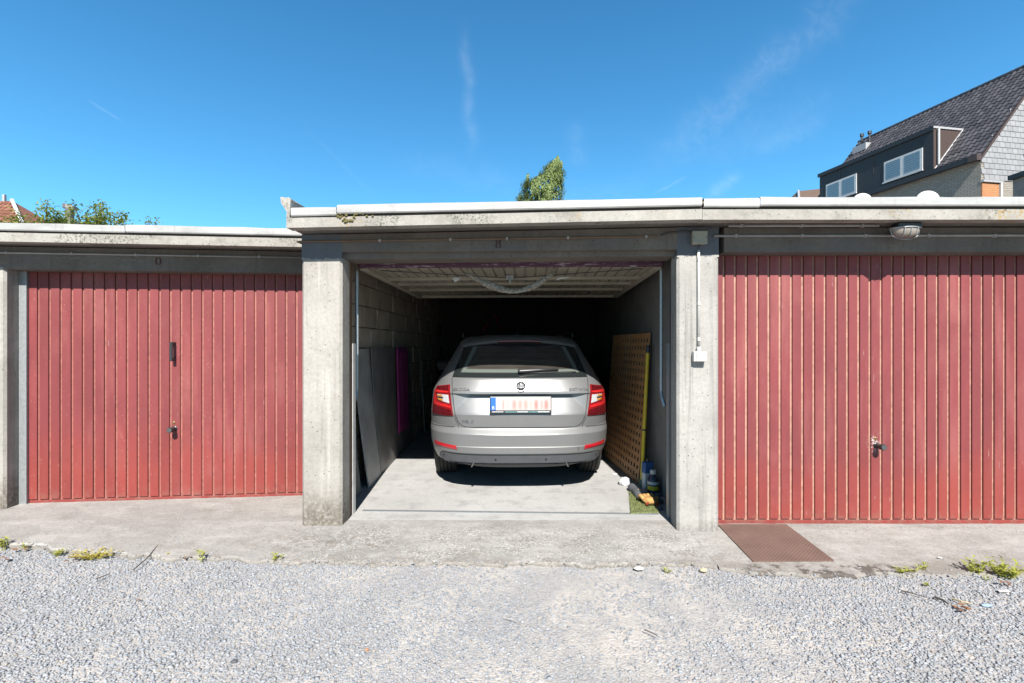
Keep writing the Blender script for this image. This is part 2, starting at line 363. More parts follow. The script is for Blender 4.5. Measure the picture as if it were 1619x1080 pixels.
def height(x, y):
    return -.058 + .006*np.sin(1.7*x+.6)*np.cos(1.3*y) + .004*np.sin(4.1*x)*np.sin(3.3*y+1)
gm = MB(); n = 24
xs = np.concatenate([[-400,-60,-12], np.linspace(-6,6,61), [12,60,400]]); ys = np.concatenate([[-300,-40,-6], np.linspace(-1,4.4,40), [12,60,400]])
P = [[(x, y, (float(height(x, y)) if abs(x) <= 6 and -1 <= y <= 4.4 else -.07)) for x in xs] for y in ys]
obj('gravel_ground', gm.grid(P), M['bed'], smooth=True, kind='structure')

# loose stones: one uncountable mass, denser and coarser away from the worn wheel track
def gravel(name, N, region, size, dens, seed, zoff=0.0, hf=height):
    g = np.random.default_rng(seed); x0, x1, y0, y1 = region
    px = g.uniform(x0, x1, N*3); py = g.uniform(y0, y1, N*3)
    keep = g.uniform(0, 1, N*3) < dens(px, py); px = px[keep][:N]; py = py[keep][:N]; N = len(px)
    ico = bmesh.new(); bmesh.ops.create_icosphere(ico, subdivisions=1, radius=1); ico.verts.ensure_lookup_table()
    V0 = np.array([v.co[:] for v in ico.verts]); F0 = np.array([[v.index for v in f.verts] for f in ico.faces]); ico.free()
    sc = np.clip(g.lognormal(0, .27, N), .5, 1.75)[:, None]*size*np.stack([g.uniform(.8,1.35,N), g.uniform(.65,1.1,N), g.uniform(.34,.58,N)], 1)
    V = V0[None]*(1+g.uniform(-.42,.30,(N,12,1))); V = V*sc[:, None]
    yaw = g.uniform(0, 2*np.pi, N); tl = g.normal(0, .26, N)
    ca, sa, ct, st = np.cos(yaw), np.sin(yaw), np.cos(tl), np.sin(tl)
    X, Y, Z = V[...,0], V[...,1], V[...,2]
    Y2 = Y*ct[:,None]-Z*st[:,None]; Z2 = Y*st[:,None]+Z*ct[:,None]
    X3 = X*ca[:,None]-Y2*sa[:,None]; Y3 = X*sa[:,None]+Y2*ca[:,None]
    out = np.stack([X3+px[:,None], Y3+py[:,None], Z2+(hf(px,py)+zoff+sc[:,2]*g.uniform(.1,1.0,N))[:,None]], -1).reshape(-1,3)
    Fc = (F0[None]+(np.arange(N)*12)[:,None,None]).reshape(-1)
    me = bpy.data.meshes.new(name); me.vertices.add(len(out)); me.vertices.foreach_set('co', out.astype(np.float32).ravel())
    nl = len(Fc); me.loops.add(nl); me.loops.foreach_set('vertex_index', Fc.astype(np.int32))
    me.polygons.add(nl//3); me.polygons.foreach_set('loop_start', np.arange(0, nl, 3, dtype=np.int32))
    me.update(calc_edges=True); me.validate(); me.materials.append(M['stone'])
    return obj(name, me, kind='stuff')
def edge_y(x):   # front edge of the concrete, along the whole row
    return np.interp(x, [-6,-3.58,-2.56,-1.36,-.6,1.2,1.30,1.45,2.3,6], [3.94,3.627,3.45,3.345,3.325,3.318,3.30,3.17,3.165,3.12])
def wear(x, y):   # worn sandy track in the middle
    w = np.exp(-((x-.45-.25*np.sin(3*y))/.80)**2)*.78 + .35*np.exp(-((x+.75)/.5)**2)*np.exp(-((y-3.1)/.25)**2)
    nz_ = .5+.25*np.sin(7.3*x+2.1*y)+.25*np.sin(11*y-4.7*x+1)+.2*np.sin(17*x+13*y)
    return np.clip(w*(.55+1.0*nz_), 0, .95)
def dens_main(x, y): return (y < edge_y(x)+.01)*(1-wear(x, y))
def dens_fine(x, y): return (y < edge_y(x)+.03)*np.clip(.55-.25*wear(x, y), 0, 1)
gravel('gravel', 74000, (-4.2, 4.2, 1.8, 3.95), .0064, dens_main, 3)
gravel('fine_gravel', 34000, (-3.9, 3.9, 1.85, 3.8), .0036, dens_fine, 4, zoff=.0)
# scattered grit on the concrete apron
def apron_z(x, y): return -.034*np.clip((3.9-y)/.55, 0, 1.1)
def dens_apron(x, y):
    e = edge_y(x); a = np.exp(-((y-e)/.045)**2)*1.0*(y > e-.03)
    b = np.exp(-((x+1.25)/.33)**2-((y-3.5)/.17)**2)*.95
    c = .035*(y > e); d = .22*(x > 1.6)*np.exp(-((y-3.85)/.09)**2)
    return np.clip(a+b+c+d, 0, 1)*(y > e-.03)*(y < np.where(x < -1.55, 4.3, 3.88))
gravel('grit', 5200, (-4.3, 4.1, 3.05, 4.3), .0048, dens_apron, 5, hf=apron_z, zoff=-.001)

# concrete aprons (three cast slabs) with an irregular front edge
def apron(name, fx, y_back, mat, seed):
    g = np.random.default_rng(seed); mb = MB(); xs = np.linspace(fx[0], fx[1], 110); rows = []
    for x in xs:
        yb = np.interp(x, y_back[0], y_back[1]); ye = float(edge_y(x)) + g.uniform(-.018, .018) + .012*math.sin(9*x) + .01*math.sin(23*x)
        col = []
        for t in np.linspace(0, 1, 10):
            y = yb+(ye-yb)*t; col.append((x, y, float(apron_z(x, y)) + (g.uniform(-.0015,.0015) if 0 < t < 1 else 0)))
        z = col[-1][2]; col += [(x, ye-.012, z-.012), (x, ye-.014, z-.12)]
        rows.append(col)
    return obj(name, mb.grid(rows), mat, kind='structure')
apron('concrete_apron', (-6, -1.55), ([-6,-4.2,-1.5], [4.35,4.53,4.80]), M['apron'], 1)
apron('concrete_apron', (-1.55, 1.30), ([-1.55,1.3], [4.02,4.02]), M['apron'], 2)
apron('concrete_apron', (1.3015, 6), ([1.3,6], [4.2,4.2]), M['apron'], 3)
obj('garage_floor', MB().box(-1.56, 1.62, 4.024, 10.2, -.2, .0), M['floor'], kind='structure')

# ------------------------------------------------------------------ garages
GR = 'flat roofed concrete garages standing in one row'
def garage_frame(label, loc, rz): return thing('garage', label, 'garage', loc, rz, GR)
def seg(mb, x0, x1, y0, y1, za0, za1, zb0, zb1):   # bar whose bottom/top heights run linearly from x0 to x1
    return mb.hexa([(x0,y0,za0),(x1,y0,zb0),(x1,y1,zb0),(x0,y1,za0),(x0,y0,za1),(x1,y0,zb1),(x1,y1,zb1),(x0,y1,za1)])
def chamf_pillar(x0, x1, y0, y1, z0, z1, c=.018):
    mb = MB(); zc = 2.0
    mb.prism([(x0+c,y0),(x1-c,y0),(x1,y0+c),(x1,y1),(x0,y1),(x0,y0+c)], z0, zc)
    mb.box(x0, x1, y0+.002, y1, zc, z1)
    return mb

def roof_edge(par, x0, x1, y0, depth, sof, joints, steps):
    """fascia slab, metal edge trims and tar joint; sof(x) is the soffit height"""
    mb = MB(); k = 12; xs = [x0+(x1-x0)*i/k for i in range(k+1)]
    for i in range(k):
        a, b = xs[i], xs[i+1]
        seg(mb, a, b, y0, y0+.10, sof(a), sof(a)+.071, sof(b), sof(b)+.071)
    obj('roof_fascia', mb, M['fascia'], par)
    mb = MB(); seg(mb, x0+.001, x1-.001, y0+.1005, depth, sof(x0)+.008, sof(x0)+.07, sof(x1)+.008, sof(x1)+.07)
    obj('roof_slab', mb, M['soffit'], par)
    mb = MB(); seg(mb, x0, x1, y0+.012, depth, sof(x0)+.0712, sof(x0)+.09, sof(x1)+.0712, sof(x1)+.09); obj('roof_joint', mb, M['dark_gap'], par)
    mb = MB(); seg(mb, x0, x1, y0+.05, depth, sof(x0)+.0902, sof(x0)+.125, sof(x1)+.0902, sof(x1)+.125); obj('roof_covering', mb, M['roof'], par)
    for i in range(len(joints)-1):
        a, b = joints[i]+.0015, joints[i+1]-.0015; dz = steps[i]; mb = MB(); nn = max(2, int((b-a)/.22))
        rows = []
        for j in range(nn+1):
            x = a+(b-a)*j/nn; z = sof(x)+dz; w = random.uniform(-.0025,.0025)
            rows.append([(x,y0+.05,z+.142),(x,y0-.006,z+.147+w),(x,y0-.018+w,z+.140),(x,y0-.016+w,z+.094),(x,y0-.010+w,z+.0855),(x,y0+.012,z+.0855)])
        o = obj('roof_trim', mb.grid(rows), M['trim'], par)
        o.modifiers.new('thickness', 'SOLIDIFY').thickness = .002

def slat_mesh(pitch, w, z0, z1, mat):
    mb = MB(); g = pitch-w
    mb.prism([(0,0),(w,0),(w-.001,-.010),(w-.004,-.0125),(.004,-.0125),(.001,-.010)][::-1], z0, z1)
    me = mb.mesh('door_slat', mat)
    bm = bmesh.new(); bm.from_mesh(me); bmesh.ops.recalc_face_normals(bm, faces=bm.faces[:]); bm.to_mesh(me); bm.free(); return me

def knob(par, x, y, z, face=True):
    mb = MB(); Mx = Matrix.Translation((x, y, z)) @ Matrix.Rotation(R(90), 4, 'X')
    mb.lathe([(0,0),(.024,0),(.024,.004),(.019,.007),(.018,.045),(.0215,.050),(.0235,.068),(.0235,.082),(.021,.086),(0,.086)], 24, Mx)
    o = autosmooth(obj('door_knob', mb, M['black_plastic'], par))
    mb = MB(); mb.lathe([(0,.0862),(.019,.0862),(.019,.0872),(0,.0872)], 20, Mx); obj('knob_cap', mb, M['knob_face'], o)
    mb = MB(); mb.lathe([(0,0),(.010,0),(.010,.004),(.008,.005),(0,.005)], 14, Matrix.Translation((x-.006,y,z+.055)) @ Matrix.Rotation(R(90),4,'X')); mb.box(x-.010,x-.003,y-.004,y,z+.034,z+.050)
    obj('keyhole', mb, M['brass'], par)

def slat_door(par, x0, x1, y, z0, z1, pitch, first, mat, gmat, gap=.017):
    d = bpy.data.objects.new('garage_door', None); COL.objects.link(d); d.parent = par
    obj('door_sheet', MB().box(x0, x1, y+.001, y+.02, z0+.002, z1), gmat, d)
    zb = z0+.045; me = slat_mesh(pitch, pitch-gap, zb, z1, mat); x = first-pitch
    if first-x0 > .03:
        obj('door_slat', slat_mesh(pitch, first-gap-x0, zb, z1, mat), None, d, loc=(x0, y, 0))
    x = first
    while x+pitch-gap < x1+.001:
        obj('door_slat', me, None, d, loc=(x, y+random.uniform(-.0008,.0008), 0)); x += pitch
    if x1-x > .01: obj('door_slat', slat_mesh(pitch, x1-x, zb, z1, mat), None, d, loc=(x, y, 0))
    obj('bottom_rail', MB().bbox(x0, x1, y-.008, y+.0005, z0, zb-.010, .003), mat, d)
    return d

def letters(name, txt, size, mat, parent, loc, rot=(R(90),0,0), ext=.001, align='CENTER', sx=1):
    cu = bpy.data.curves.new(name, 'FONT'); cu.body = txt; cu.size = size; cu.extrude = ext; cu.align_x = align; cu.align_y = 'CENTER'
    tmp = bpy.data.objects.new(name, cu); COL.objects.link(tmp); dg = bpy.context.evaluated_depsgraph_get(); dg.update()
    me = bpy.data.meshes.new_from_object(tmp.evaluated_get(dg)); bpy.data.objects.remove(tmp)
    me.materials.clear(); me.materials.append(mat)
    o = bpy.data.objects.new(name, me); COL.objects.link(o); o.parent = parent; o.location = loc; o.rotation_euler = rot; o.scale = (sx,1,1); return o
def stencil_ring(mb, x, y, z, rx, rz, w, gap):
    for s in (-1, 1):
        pts = []
        for k in range(9):
            a = R(-80+20*k); pts.append((a, ))
        ring = []
        for (a,) in pts:
            c, sn = math.cos(a), math.sin(a)
            ring.append([(x+s*(gap+(rx-gap)*c), y, z+rz*sn), (x+s*(gap+max(0,(rx-w-gap))*c), y, z+(rz-w)*sn)])
        if s < 0: ring = [r[::-1] for r in ring]
        mb.grid(ring)

# ---- left garage (turned a little to the right)
GL = garage_frame('garage with the handle and knob door at the left, set lower and back', (-4.17, 4.29, 0), R(5.8))
sofL = lambda x: 2.172
obj('pillar', chamf_pillar(-.36, -.02, 0, .30, -.2, 2.14), M['pillar'], GL)
obj('wall', MB().box(-2.2, -.362, .02, .22, -.2, 2.17), M['pillar'], GL)
obj('frame_strip', MB().bbox(-.019, .042, .128, .16, -.02, 2.02, .002), M['galv'], GL)
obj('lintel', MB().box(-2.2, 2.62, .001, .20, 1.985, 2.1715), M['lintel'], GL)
roof_edge(GL, -2.2, 2.62, -.225, 5.5, sofL, [-2.2,-.42,1.05,2.62], [0,.0,.004])
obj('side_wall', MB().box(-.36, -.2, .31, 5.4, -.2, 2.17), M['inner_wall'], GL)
dL = slat_door(GL, .043, 2.62, .165, -.012, 1.984, .0892, .125, M['red_l'], M['groove_l'])
# pull handle
hx, hz = 1.222, 1.30
mb = MB(); mb.bbox(hx-.014, hx+.014, .105, .151, hz+.055, hz+.083, .004); mb.bbox(hx-.014, hx+.014, .105, .151, hz-.083, hz-.055, .004); mb.bbox(hx-.013, hx+.013, .088, .1045, hz-.083, hz+.083, .005)
obj('door_handle', mb, M['black_plastic'], dL)
knob(dL, hx, .152, .62)
mb = MB(); stencil_ring(mb, 1.17, -.001, 2.07, .026, .036, .014, .004); o = obj('stencilled_number', mb, M['stencil'], GL)
mb = MB()
for k in range(16):
    xx = .38+k*.045+random.uniform(-.01,.01)
    if .62 < xx < .68 or xx > 1.12: continue
    zz = 2.085+random.uniform(-.012,.008)-.0002*k
    mb.tube([(xx,-.0005,zz),(xx+.018,-.0005,zz+random.uniform(-.014,.014)),(xx+.034,-.0005,zz+random.uniform(-.008,.008))], .0016, 4)
obj('chalk_scrawl', mb, M['chalk'], GL, kind='stuff')

# ---- middle garage
A_M = R(-2.2)
GM = garage_frame('open garage numbered 8 with the silver car parked inside', (-.037, 3.846, 0), A_M)
sofM = lambda x: 2.187+(x+1.55)*.01146
obj('pillar', chamf_pillar(-1.549, -1.242, 0, .16, -.2, 2.19), M['pillar'], GM)
obj('pillar', chamf_pillar(1.247, 1.549, 0, .16, -.2, 2.22), M['pillar_right'], GM, label='pale streaked pillar carrying a white pipe')
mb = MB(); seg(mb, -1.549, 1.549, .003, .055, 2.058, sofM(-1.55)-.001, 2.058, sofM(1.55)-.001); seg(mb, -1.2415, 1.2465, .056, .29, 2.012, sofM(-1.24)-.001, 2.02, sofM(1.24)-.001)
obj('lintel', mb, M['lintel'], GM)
roof_edge(GM, -1.553, 1.352, -.235, 6.3, sofM, [-1.515,-1.185,1.348], [-.008,.004])
M['moss'] = plain('dry_moss', (.17,.15,.05), .95, var=.5, scale=60)
for cx_, cz_, n_ in ((-1.19,2.272,16),(-1.03,2.274,9),(-1.13,2.235,14)):
    mb = MB(); bm_ = bmesh.new()
    for k in range(n_):
        bmesh.ops.create_icosphere(bm_, subdivisions=1, radius=random.uniform(.006,.013), matrix=Matrix.Translation((cx_+random.gauss(0,.035), -.238, cz_+random.gauss(0,.010))))
    bm_.verts.index_update(); mb.add([v.co[:] for v in bm_.verts], [[v.index for v in f.verts] for f in bm_.faces]); bm_.free(); obj('moss', mb, M['moss'], GM, kind='stuff')
# broken kerb upstand on the roof's left edge
mb = MB(); rows = []
prof = [(-1.553,2.26),(-1.553,2.30),(-1.575,2.335),(-1.59,2.36),(-1.592,2.405),(-1.58,2.41),(-1.565,2.402),(-1.535,2.402),(-1.522,2.39),(-1.525,2.33),(-1.53,2.26)]
for i in range(14):
    y = -.236+i*i*.02; rows.append([(x+random.uniform(-.004,.004), y, z+random.uniform(-.004,.004)) for x, z in prof]+[(prof[0][0], y, prof[0][1])])
mb.grid(rows); mb.add(rows[0][:-1], [tuple(range(len(prof)))]); obj('roof_upstand', mb, M['fascia'], GM, label='crumbling concrete stub at the left roof corner')
# side walls: left of big concrete blocks, right smooth
bw = bpy.data.objects.new('block_wall', None); COL.objects.link(bw); bw.parent = GM
obj('wall_core', MB().box(-1.60, -1.562, .302, 6.2, -.2, 2.2), M['mortar'], bw)
bl = []
for k in range(4):
    g = np.random.default_rng(20+k); mb = MB(); mb.bbox(0, .03, .004, .432, .004, .214, .007)
    mb.v = [(x+float(g.uniform(-.003,.003)), y+float(g.uniform(-.003,.003)), z+float(g.uniform(-.003,.003))) for x, y, z in mb.v]
    bl.append(mb.mesh('concrete_block', M['block']))
for r in range(10):
    off = .22*(r % 2)
    for c in range(14):
        y = .31-off+.44*c
        if y < .3: y0 = .3
        if y+.44 > 6.2 or r < 3 and c > 10: continue
        if y < .29: continue
        obj('concrete_block', bl[random.randrange(4)], None, bw, loc=(-1.565+random.uniform(-.004,.006), y, .012+.218*r))
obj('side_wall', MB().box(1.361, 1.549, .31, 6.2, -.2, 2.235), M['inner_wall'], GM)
obj('back_wall', MB().box(-1.56, 1.36, 6.02, 6.2, -.2, 2.24), M['shade_wall'], GM)
# door frame and tracks
for s, e in ((-1, -1.242), (1, 1.247)):
    a = e; lo_ = lambda p, q: (min(a+s*p, a+s*q), max(a+s*p, a+s*q))
    o = obj('door_frame', MB().box(*lo_(.035, .012), .162, .196, 0, 2.01), M['white_pvc'] if s < 0 else M['frame_dark'], GM)
    obj('frame_batten', MB().box(*lo_(.035, .014), .1965, .262, 0, 2.0), M['rust_wood'] if s < 0 else M['frame_dark'], GM)
    obj('door_channel', MB().box(*lo_(.050, .006), .2625, .325, 0, 1.37), M['galv'] if s > 0 else M['white_pvc'], GM)
    x = a+(.035*s if s < 0 else -s*.006); mb = MB(); mb.tube([(x,.44,1.98),(x,.44,.98),(x+s*.002,.42,.93),(x+s*.015,.39,.86)], .015, 6); obj('door_track', mb, M['galv'], GM)
    obj('frame_jamb', MB().box(*lo_(.30, .06), .162, .30, -.1, 2.1), M['inner_wall'], GM)
# folded door overhead
FD = bpy.data.objects.new('garage_door', None); COL.objects.link(FD); FD.parent = GM; FD['label'] = 'door folded up under the ceiling, beige ribbed inside and worn purple edge'
FD.location = (0, .33, 1.985); FD.rotation_euler = (R(-1.1), 0, 0)
obj('door_edge', MB().bbox(-1.225, 1.225, -.02, .02, -.002, .05, .004), M['purple'], FD)
sm = MB(); sm.box(0, .074, .022, 2.14, .018, .03); sme = sm.mesh('door_slat', M['beige_door'])
for k in range(27): obj('door_slat', sme, None, FD, loc=(-1.215+k*.09, 0, 0))
obj('door_sheet', MB().box(-1.22, 1.22, .021, 2.15, .031, .04), M['beige_door'], FD)
for y in (.62, .98, 1.45, 2.12): obj('cross_rail', MB().bbox(-1.2, 1.2, y, y+.05, -.012, .0175, .003), M['beige_door'], FD)
for s in (-1, 1): obj('side_rail', MB().bbox(min(s*1.222,s*1.16), max(s*1.222,s*1.16), .0215, 2.17, -.014, .0172, .003), M['beige_door'], FD)
mb = MB(); mb.bbox(-.05,.02,.50,.56,-.03,.014,.004); mb.bbox(-.025,-.005,.48,.50,-.06,-.02,.003); obj('lock_box', mb, M['galv'], FD)
mb = MB(); mb.tube([(-1.1,.2,.01),(-.02,.53,-.012),(1.1,.18,.01)], .004, 5); obj('lock_rod', mb, M['black_plastic'], FD)
obj('sill_strip', MB().box(-1.2, 1.2, .335, .375, -.01, .0045), M['galv'], GM)
mb = MB(); stencil_ring(mb, -.065, -.001, 2.125, .020, .0155, .0085, .0028); stencil_ring(mb, -.065, -.001, 2.0945, .022, .0165, .0085, .0028)
obj('stencilled_number', mb, M['stencil'], GM, label='dark red stencilled 8')

# ---- right garage
GRT = garage_frame('garage with the knob only red door at the right edge, steel plate before it', (1.511, 3.79, 0), 0)
sofR = lambda x: 2.2175+(x+.2)*.0004
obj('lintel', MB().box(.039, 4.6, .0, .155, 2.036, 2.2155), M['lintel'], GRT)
roof_edge(GRT, -.204, 4.6, -.232, 6.3, sofR, [-.202,.185,4.6], [-.002,.006])
dR = slat_door(GRT, .022, 2.52, .16, -.006, 2.035, .0853, .107, M['red_r'], M['groove'])
knob(dR, 1.254, .148, .595)
obj('pillar', chamf_pillar(2.53, 2.84, 0, .3, -.2, 2.2), M['pillar_right'], GRT)
obj('wall', MB().box(2.85, 4.6, .05, .25, -.2, 2.02), M['pillar_right'], GRT)
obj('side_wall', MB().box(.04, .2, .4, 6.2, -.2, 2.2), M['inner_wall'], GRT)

# ---- fittings on the garages
def pipe(label, frame, pts, r, mat, clips, cat='pipe', clip_mat=None):
    mw = Matrix.Translation(frame.location) @ Matrix.Rotation(frame.rotation_euler.z, 4, 'Z')
    t = thing('conduit_pipe', label, cat, mw @ Vector(pts[0]), frame.rotation_euler.z)
    b = Vector(pts[0]); mb = MB(); mb.tube([Vector(p)-b for p in pts], r, 8); obj('pipe', mb, mat, t, smooth=True)
    for c in clips:
        c = Vector(c)-b; mb = MB(); mb.bbox(c.x-.009, c.x+.009, c.y-r-.003, c.y+r+.004, c.z-r-.003, c.z+r+.003, .002); obj('pipe_clip', mb, clip_mat or mat, t)
    return t
pipe('thin grey conduit running along the beam over the left red door', GL, [(-2,-.012,2.118),(2.6,-.012,2.118)], .0085, M['grey_pvc'], [(x,-.012,2.118) for x in (-.5,.0,.5,1.0,1.5,2.0)])
pipe('thin dull conduit over the opening with the 8', GM, [(-1.56,.05,2.128),(-1.565,-.03,2.128),(-1.53,-.032,2.132),(-1.48,-.012,2.134),(-.4,-.010,2.141),(.3,-.010,2.146),(.95,-.010,2.151),(1.10,-.012,2.156)], .007, M['rust_wood'], [(x,-.010,2.141+(x+.4)*.007) for x in (-.95,-.42,0,.45,1.02)], clip_mat=M['grey_pvc'])
pipe('white conduit along the beam under the bulkhead lamp', GRT, [(-.04,-.012,2.152),(2.2,-.012,2.156),(4.4,-.012,2.156)], .0095, M['grey_pvc'], [(x,-.012,2.153) for x in (.12,.6,1.06,1.52,2.0,2.5)])
pipe('short double conduit on the ceiling slab edge beside the bulkhead lamp', GRT, [(.03,-.10,2.205),(1.1,-.10,2.207)], .009, M['grey_pvc'], [(x,-.10,2.206) for x in (.12,.55,.98)])
pipe('white vertical pipe down the right pillar to the small switch box', GM, [(1.398,-.013,2.05),(1.399,-.013,1.9),(1.398,-.013,1.33)], .0105, M['white_pvc'], [(1.398,-.013,1.98),(1.398,-.013,1.66),(1.398,-.013,1.40)])
mwM = Matrix.Translation(GM.location) @ Matrix.Rotation(A_M, 4, 'Z')
t = thing('junction_box', 'square beige junction box above the right pillar', 'junction box', mwM @ Vector((1.395, 0, 2.135)), A_M)
obj('box_body', MB().bbox(-.05,.05,-.045,-.0005,-.047,.043,.004), M['beige_box'], t)
obj('box_lid', MB().bbox(-.054,.054,-.058,-.0455,-.05,.046,.004), M['beige_box'], t)
mb = MB(); [mb.lathe([(0,0),(.004,0),(.004,.002),(0,.002)], 8, Matrix.Translation((x,-.058,0)) @ Matrix.Rotation(R(90),4,'X')) for x in (-.044,.044)]; obj('screw', mb, M['black_plastic'], t)
mb = MB(); mb.tube([(.0,-.03,-.047),(.003,-.03,-.07),(.003,-.014,-.087)], .004, 6); obj('cable', mb, M['black_plastic'], t)
t = thing('switch_box', 'small white switch box halfway up the right pillar', 'switch box', mwM @ Vector((1.398, 0, 1.275)), A_M)
obj('box_body', MB().bbox(-.046,.046,-.052,-.0005,-.038,.036,.006,2), M['white_pvc'], t)
obj('box_cover', MB().bbox(-.030,.046,-.058,-.0525,-.036,.034,.003), M['white_pvc'], t)
mb = MB(); mb.lathe([(.016,0),(.016,.03),(.012,.034)], 12, Matrix.Translation((0,-.02,.036))); obj('cable_gland', mb, M['white_pvc'], t)
# cable from junction box along the soffit
mb = MB(); mb.tube([(1.12,-.02,2.158),(1.17,-.03,2.175),(1.24,-.03,2.18),(1.30,-.02,2.19),(1.345,-.02,2.18),(1.35,-.02,2.17)], .006, 6)
mb.tube([(1.44,-.02,2.17),(1.45,-.05,2.195),(1.49,-.08,2.205),(1.55,-.10,2.21)], .004, 6)
o = obj('cable', mb, M['black_plastic'], None, label='black cable looping out of the beige junction box', cat='cable'); o.matrix_world = mwM
# bulkhead lamp
def mat_lens():
    t = NT('frosted_lens'); return t.fin(t.ramp(t.noise(22, 5), [(.3, (.27,.225,.185)), (.7, (.42,.38,.345))]), .35, coat=.3)
M['lens'] = mat_lens()
t = thing('bulkhead_lamp', 'oval caged bulkhead lamp hanging under the roof slab above the right door', 'lamp', (2.775, 3.66, 2.216))
obj('lamp_base', MB().bbox(-.075,.09,-.045,.045,-.034,-.001,.006), M['black_plastic'], t)
mb = MB(); rows = []
for i in range(8):
    a = R(90*i/7); r = math.cos(a)**.6 if i < 7 else .02; z = -.036-.066*math.sin(a)
    rows.append([(.100*r*math.cos(b), .058*r*math.sin(b), z) for b in np.linspace(0, 2*math.pi, 25)])
mb.grid(rows); fixnormals(obj('lamp_lens', mb, M['lens'], t, smooth=True))
mb = MB(); mb.tube([(.104*math.cos(b), .062*math.sin(b), -.036) for b in np.linspace(0, 2*math.pi, 25)], .005, 6, False)
obj('lamp_rim', mb, M['galv'], t, smooth=True)
for x in (-.045, .0, .045):
    mb = MB(); mb.tube([(x, -.062*math.cos(a), -.036-.074*max(0, math.sin(a))**.7) for a in np.linspace(0, math.pi, 11)], .0028, 5); obj('cage_wire', mb, M['galv'], t)
mb = MB(); mb.tube([(.103*math.cos(a), 0, -.036-.076*max(0, math.sin(a))**.6) for a in np.linspace(0, math.pi, 13)], .0028, 5); obj('cage_wire', mb, M['galv'], t)

# steel cover plate before the right door
def mat_tread():
    t = NT('rusty_tread_plate'); x, y, z = t.sepxyz(); n = t.noise(4, 6, .65)
    c = t.ramp(n, [(.3, (.17,.105,.085)), (.55, (.25,.155,.125)), (.75, (.36,.22,.16))])
    w = t.n('ShaderNodeTexWave', wave_type='BANDS', bands_direction='DIAGONAL'); t.l(t.mapping(t.pos, (1,1,0)), w.inputs[0]); w.inputs['Scale'].default_value = 24
    w2 = t.n('ShaderNodeTexWave', wave_type='BANDS', bands_direction='DIAGONAL'); t.l(t.mapping(t.pos, (-1,1,0)), w2.inputs[0]); w2.inputs['Scale'].default_value = 24
    h = t.math('MAXIMUM', t.smooth(w.outputs[1], .7, .95), t.smooth(w2.outputs[1], .7, .95))
    c = t.mix(t.math('MULTIPLY', h, .4), c, (.45,.32,.26))
    return t.fin(c, .6, .25, t.bump(h, .004))
mb = MB(); zt = lambda y: float(apron_z(0, y))
pts = [(1.545,3.325),(2.072,3.335),(2.065,3.905),(1.548,3.905)]
mb.hexa([(x,y,zt(y)-.03) for x,y in pts]+[(x,y,zt(y)+.009) for x,y in pts])
obj('cover_plate', mb, mat_tread(), label='rusty checkered steel plate lying before the right door', cat='steel plate')

# ------------------------------------------------------------------ parked car
def mat_car():
    t = NT('silver_beige_paint'); n = t.noise(900, 2)
    c = t.ramp(n, [(.35, (.285,.288,.29)), (.65, (.34,.344,.346))])
    d = t.smooth(t.noise(5, 6, .7), .45, .8)
    c = t.mix(t.math('MULTIPLY', d, .14), c, (.40,.37,.32))
    m = t.fin(c, t.math('MULTIPLY_ADD', d, .10, .40), .45, coat=.25); t.b.inputs['Coat Roughness'].default_value = .25; return m
M['car'] = mat_car()
M['seam'] = plain('panel_gap', (.02,.02,.02), .8)
M['rubber'] = plain('tyre_rubber', (.045,.043,.04), .75, var=.25, scale=30)
M['diffuser'] = plain('grey_plastic_trim', (.115,.122,.135), .55)
M['chrome'] = plain('chrome', (.75,.76,.78), .32, .9, .03)
M['badge_dark'] = plain('badge_dark', (.02,.024,.024), .6, spec=.12)
M['alloy'] = plain('alloy_wheel', (.42,.42,.43), .35, .8)
def mat_lamp(name, c, c2, sc):
    t = NT(name); n = t.n('ShaderNodeTexWave', wave_type='BANDS', bands_direction='Z'); t.l(t.pos, n.inputs[0]); n.inputs['Scale'].default_value = sc; n.inputs['Distortion'].default_value = .5
    return t.fin(t.ramp(n.outputs[1], [(.2, c), (.8, c2)]), .12, 0, coat=.8)
M['lamp_red'] = mat_lamp('red_lens', (.22,.006,.01), (.34,.012,.016), 14)
M['lamp_dark'] = mat_lamp('dark_red_lens', (.085,.004,.008), (.14,.006,.01), 22)
M['lamp_bright'] = mat_lamp('bright_red_lens', (.62,.015,.018), (.72,.03,.03), 30)
M['lamp_clear'] = mat_lamp('clear_lens', (.48,.48,.50), (.72,.72,.74), 60)
M['lamp_amber'] = mat_lamp('amber_lens', (.62,.24,.03), (.75,.34,.06), 50)
M['reflector'] = mat_lamp('reflector_red', (.46,.010,.018), (.52,.02,.03), 90)
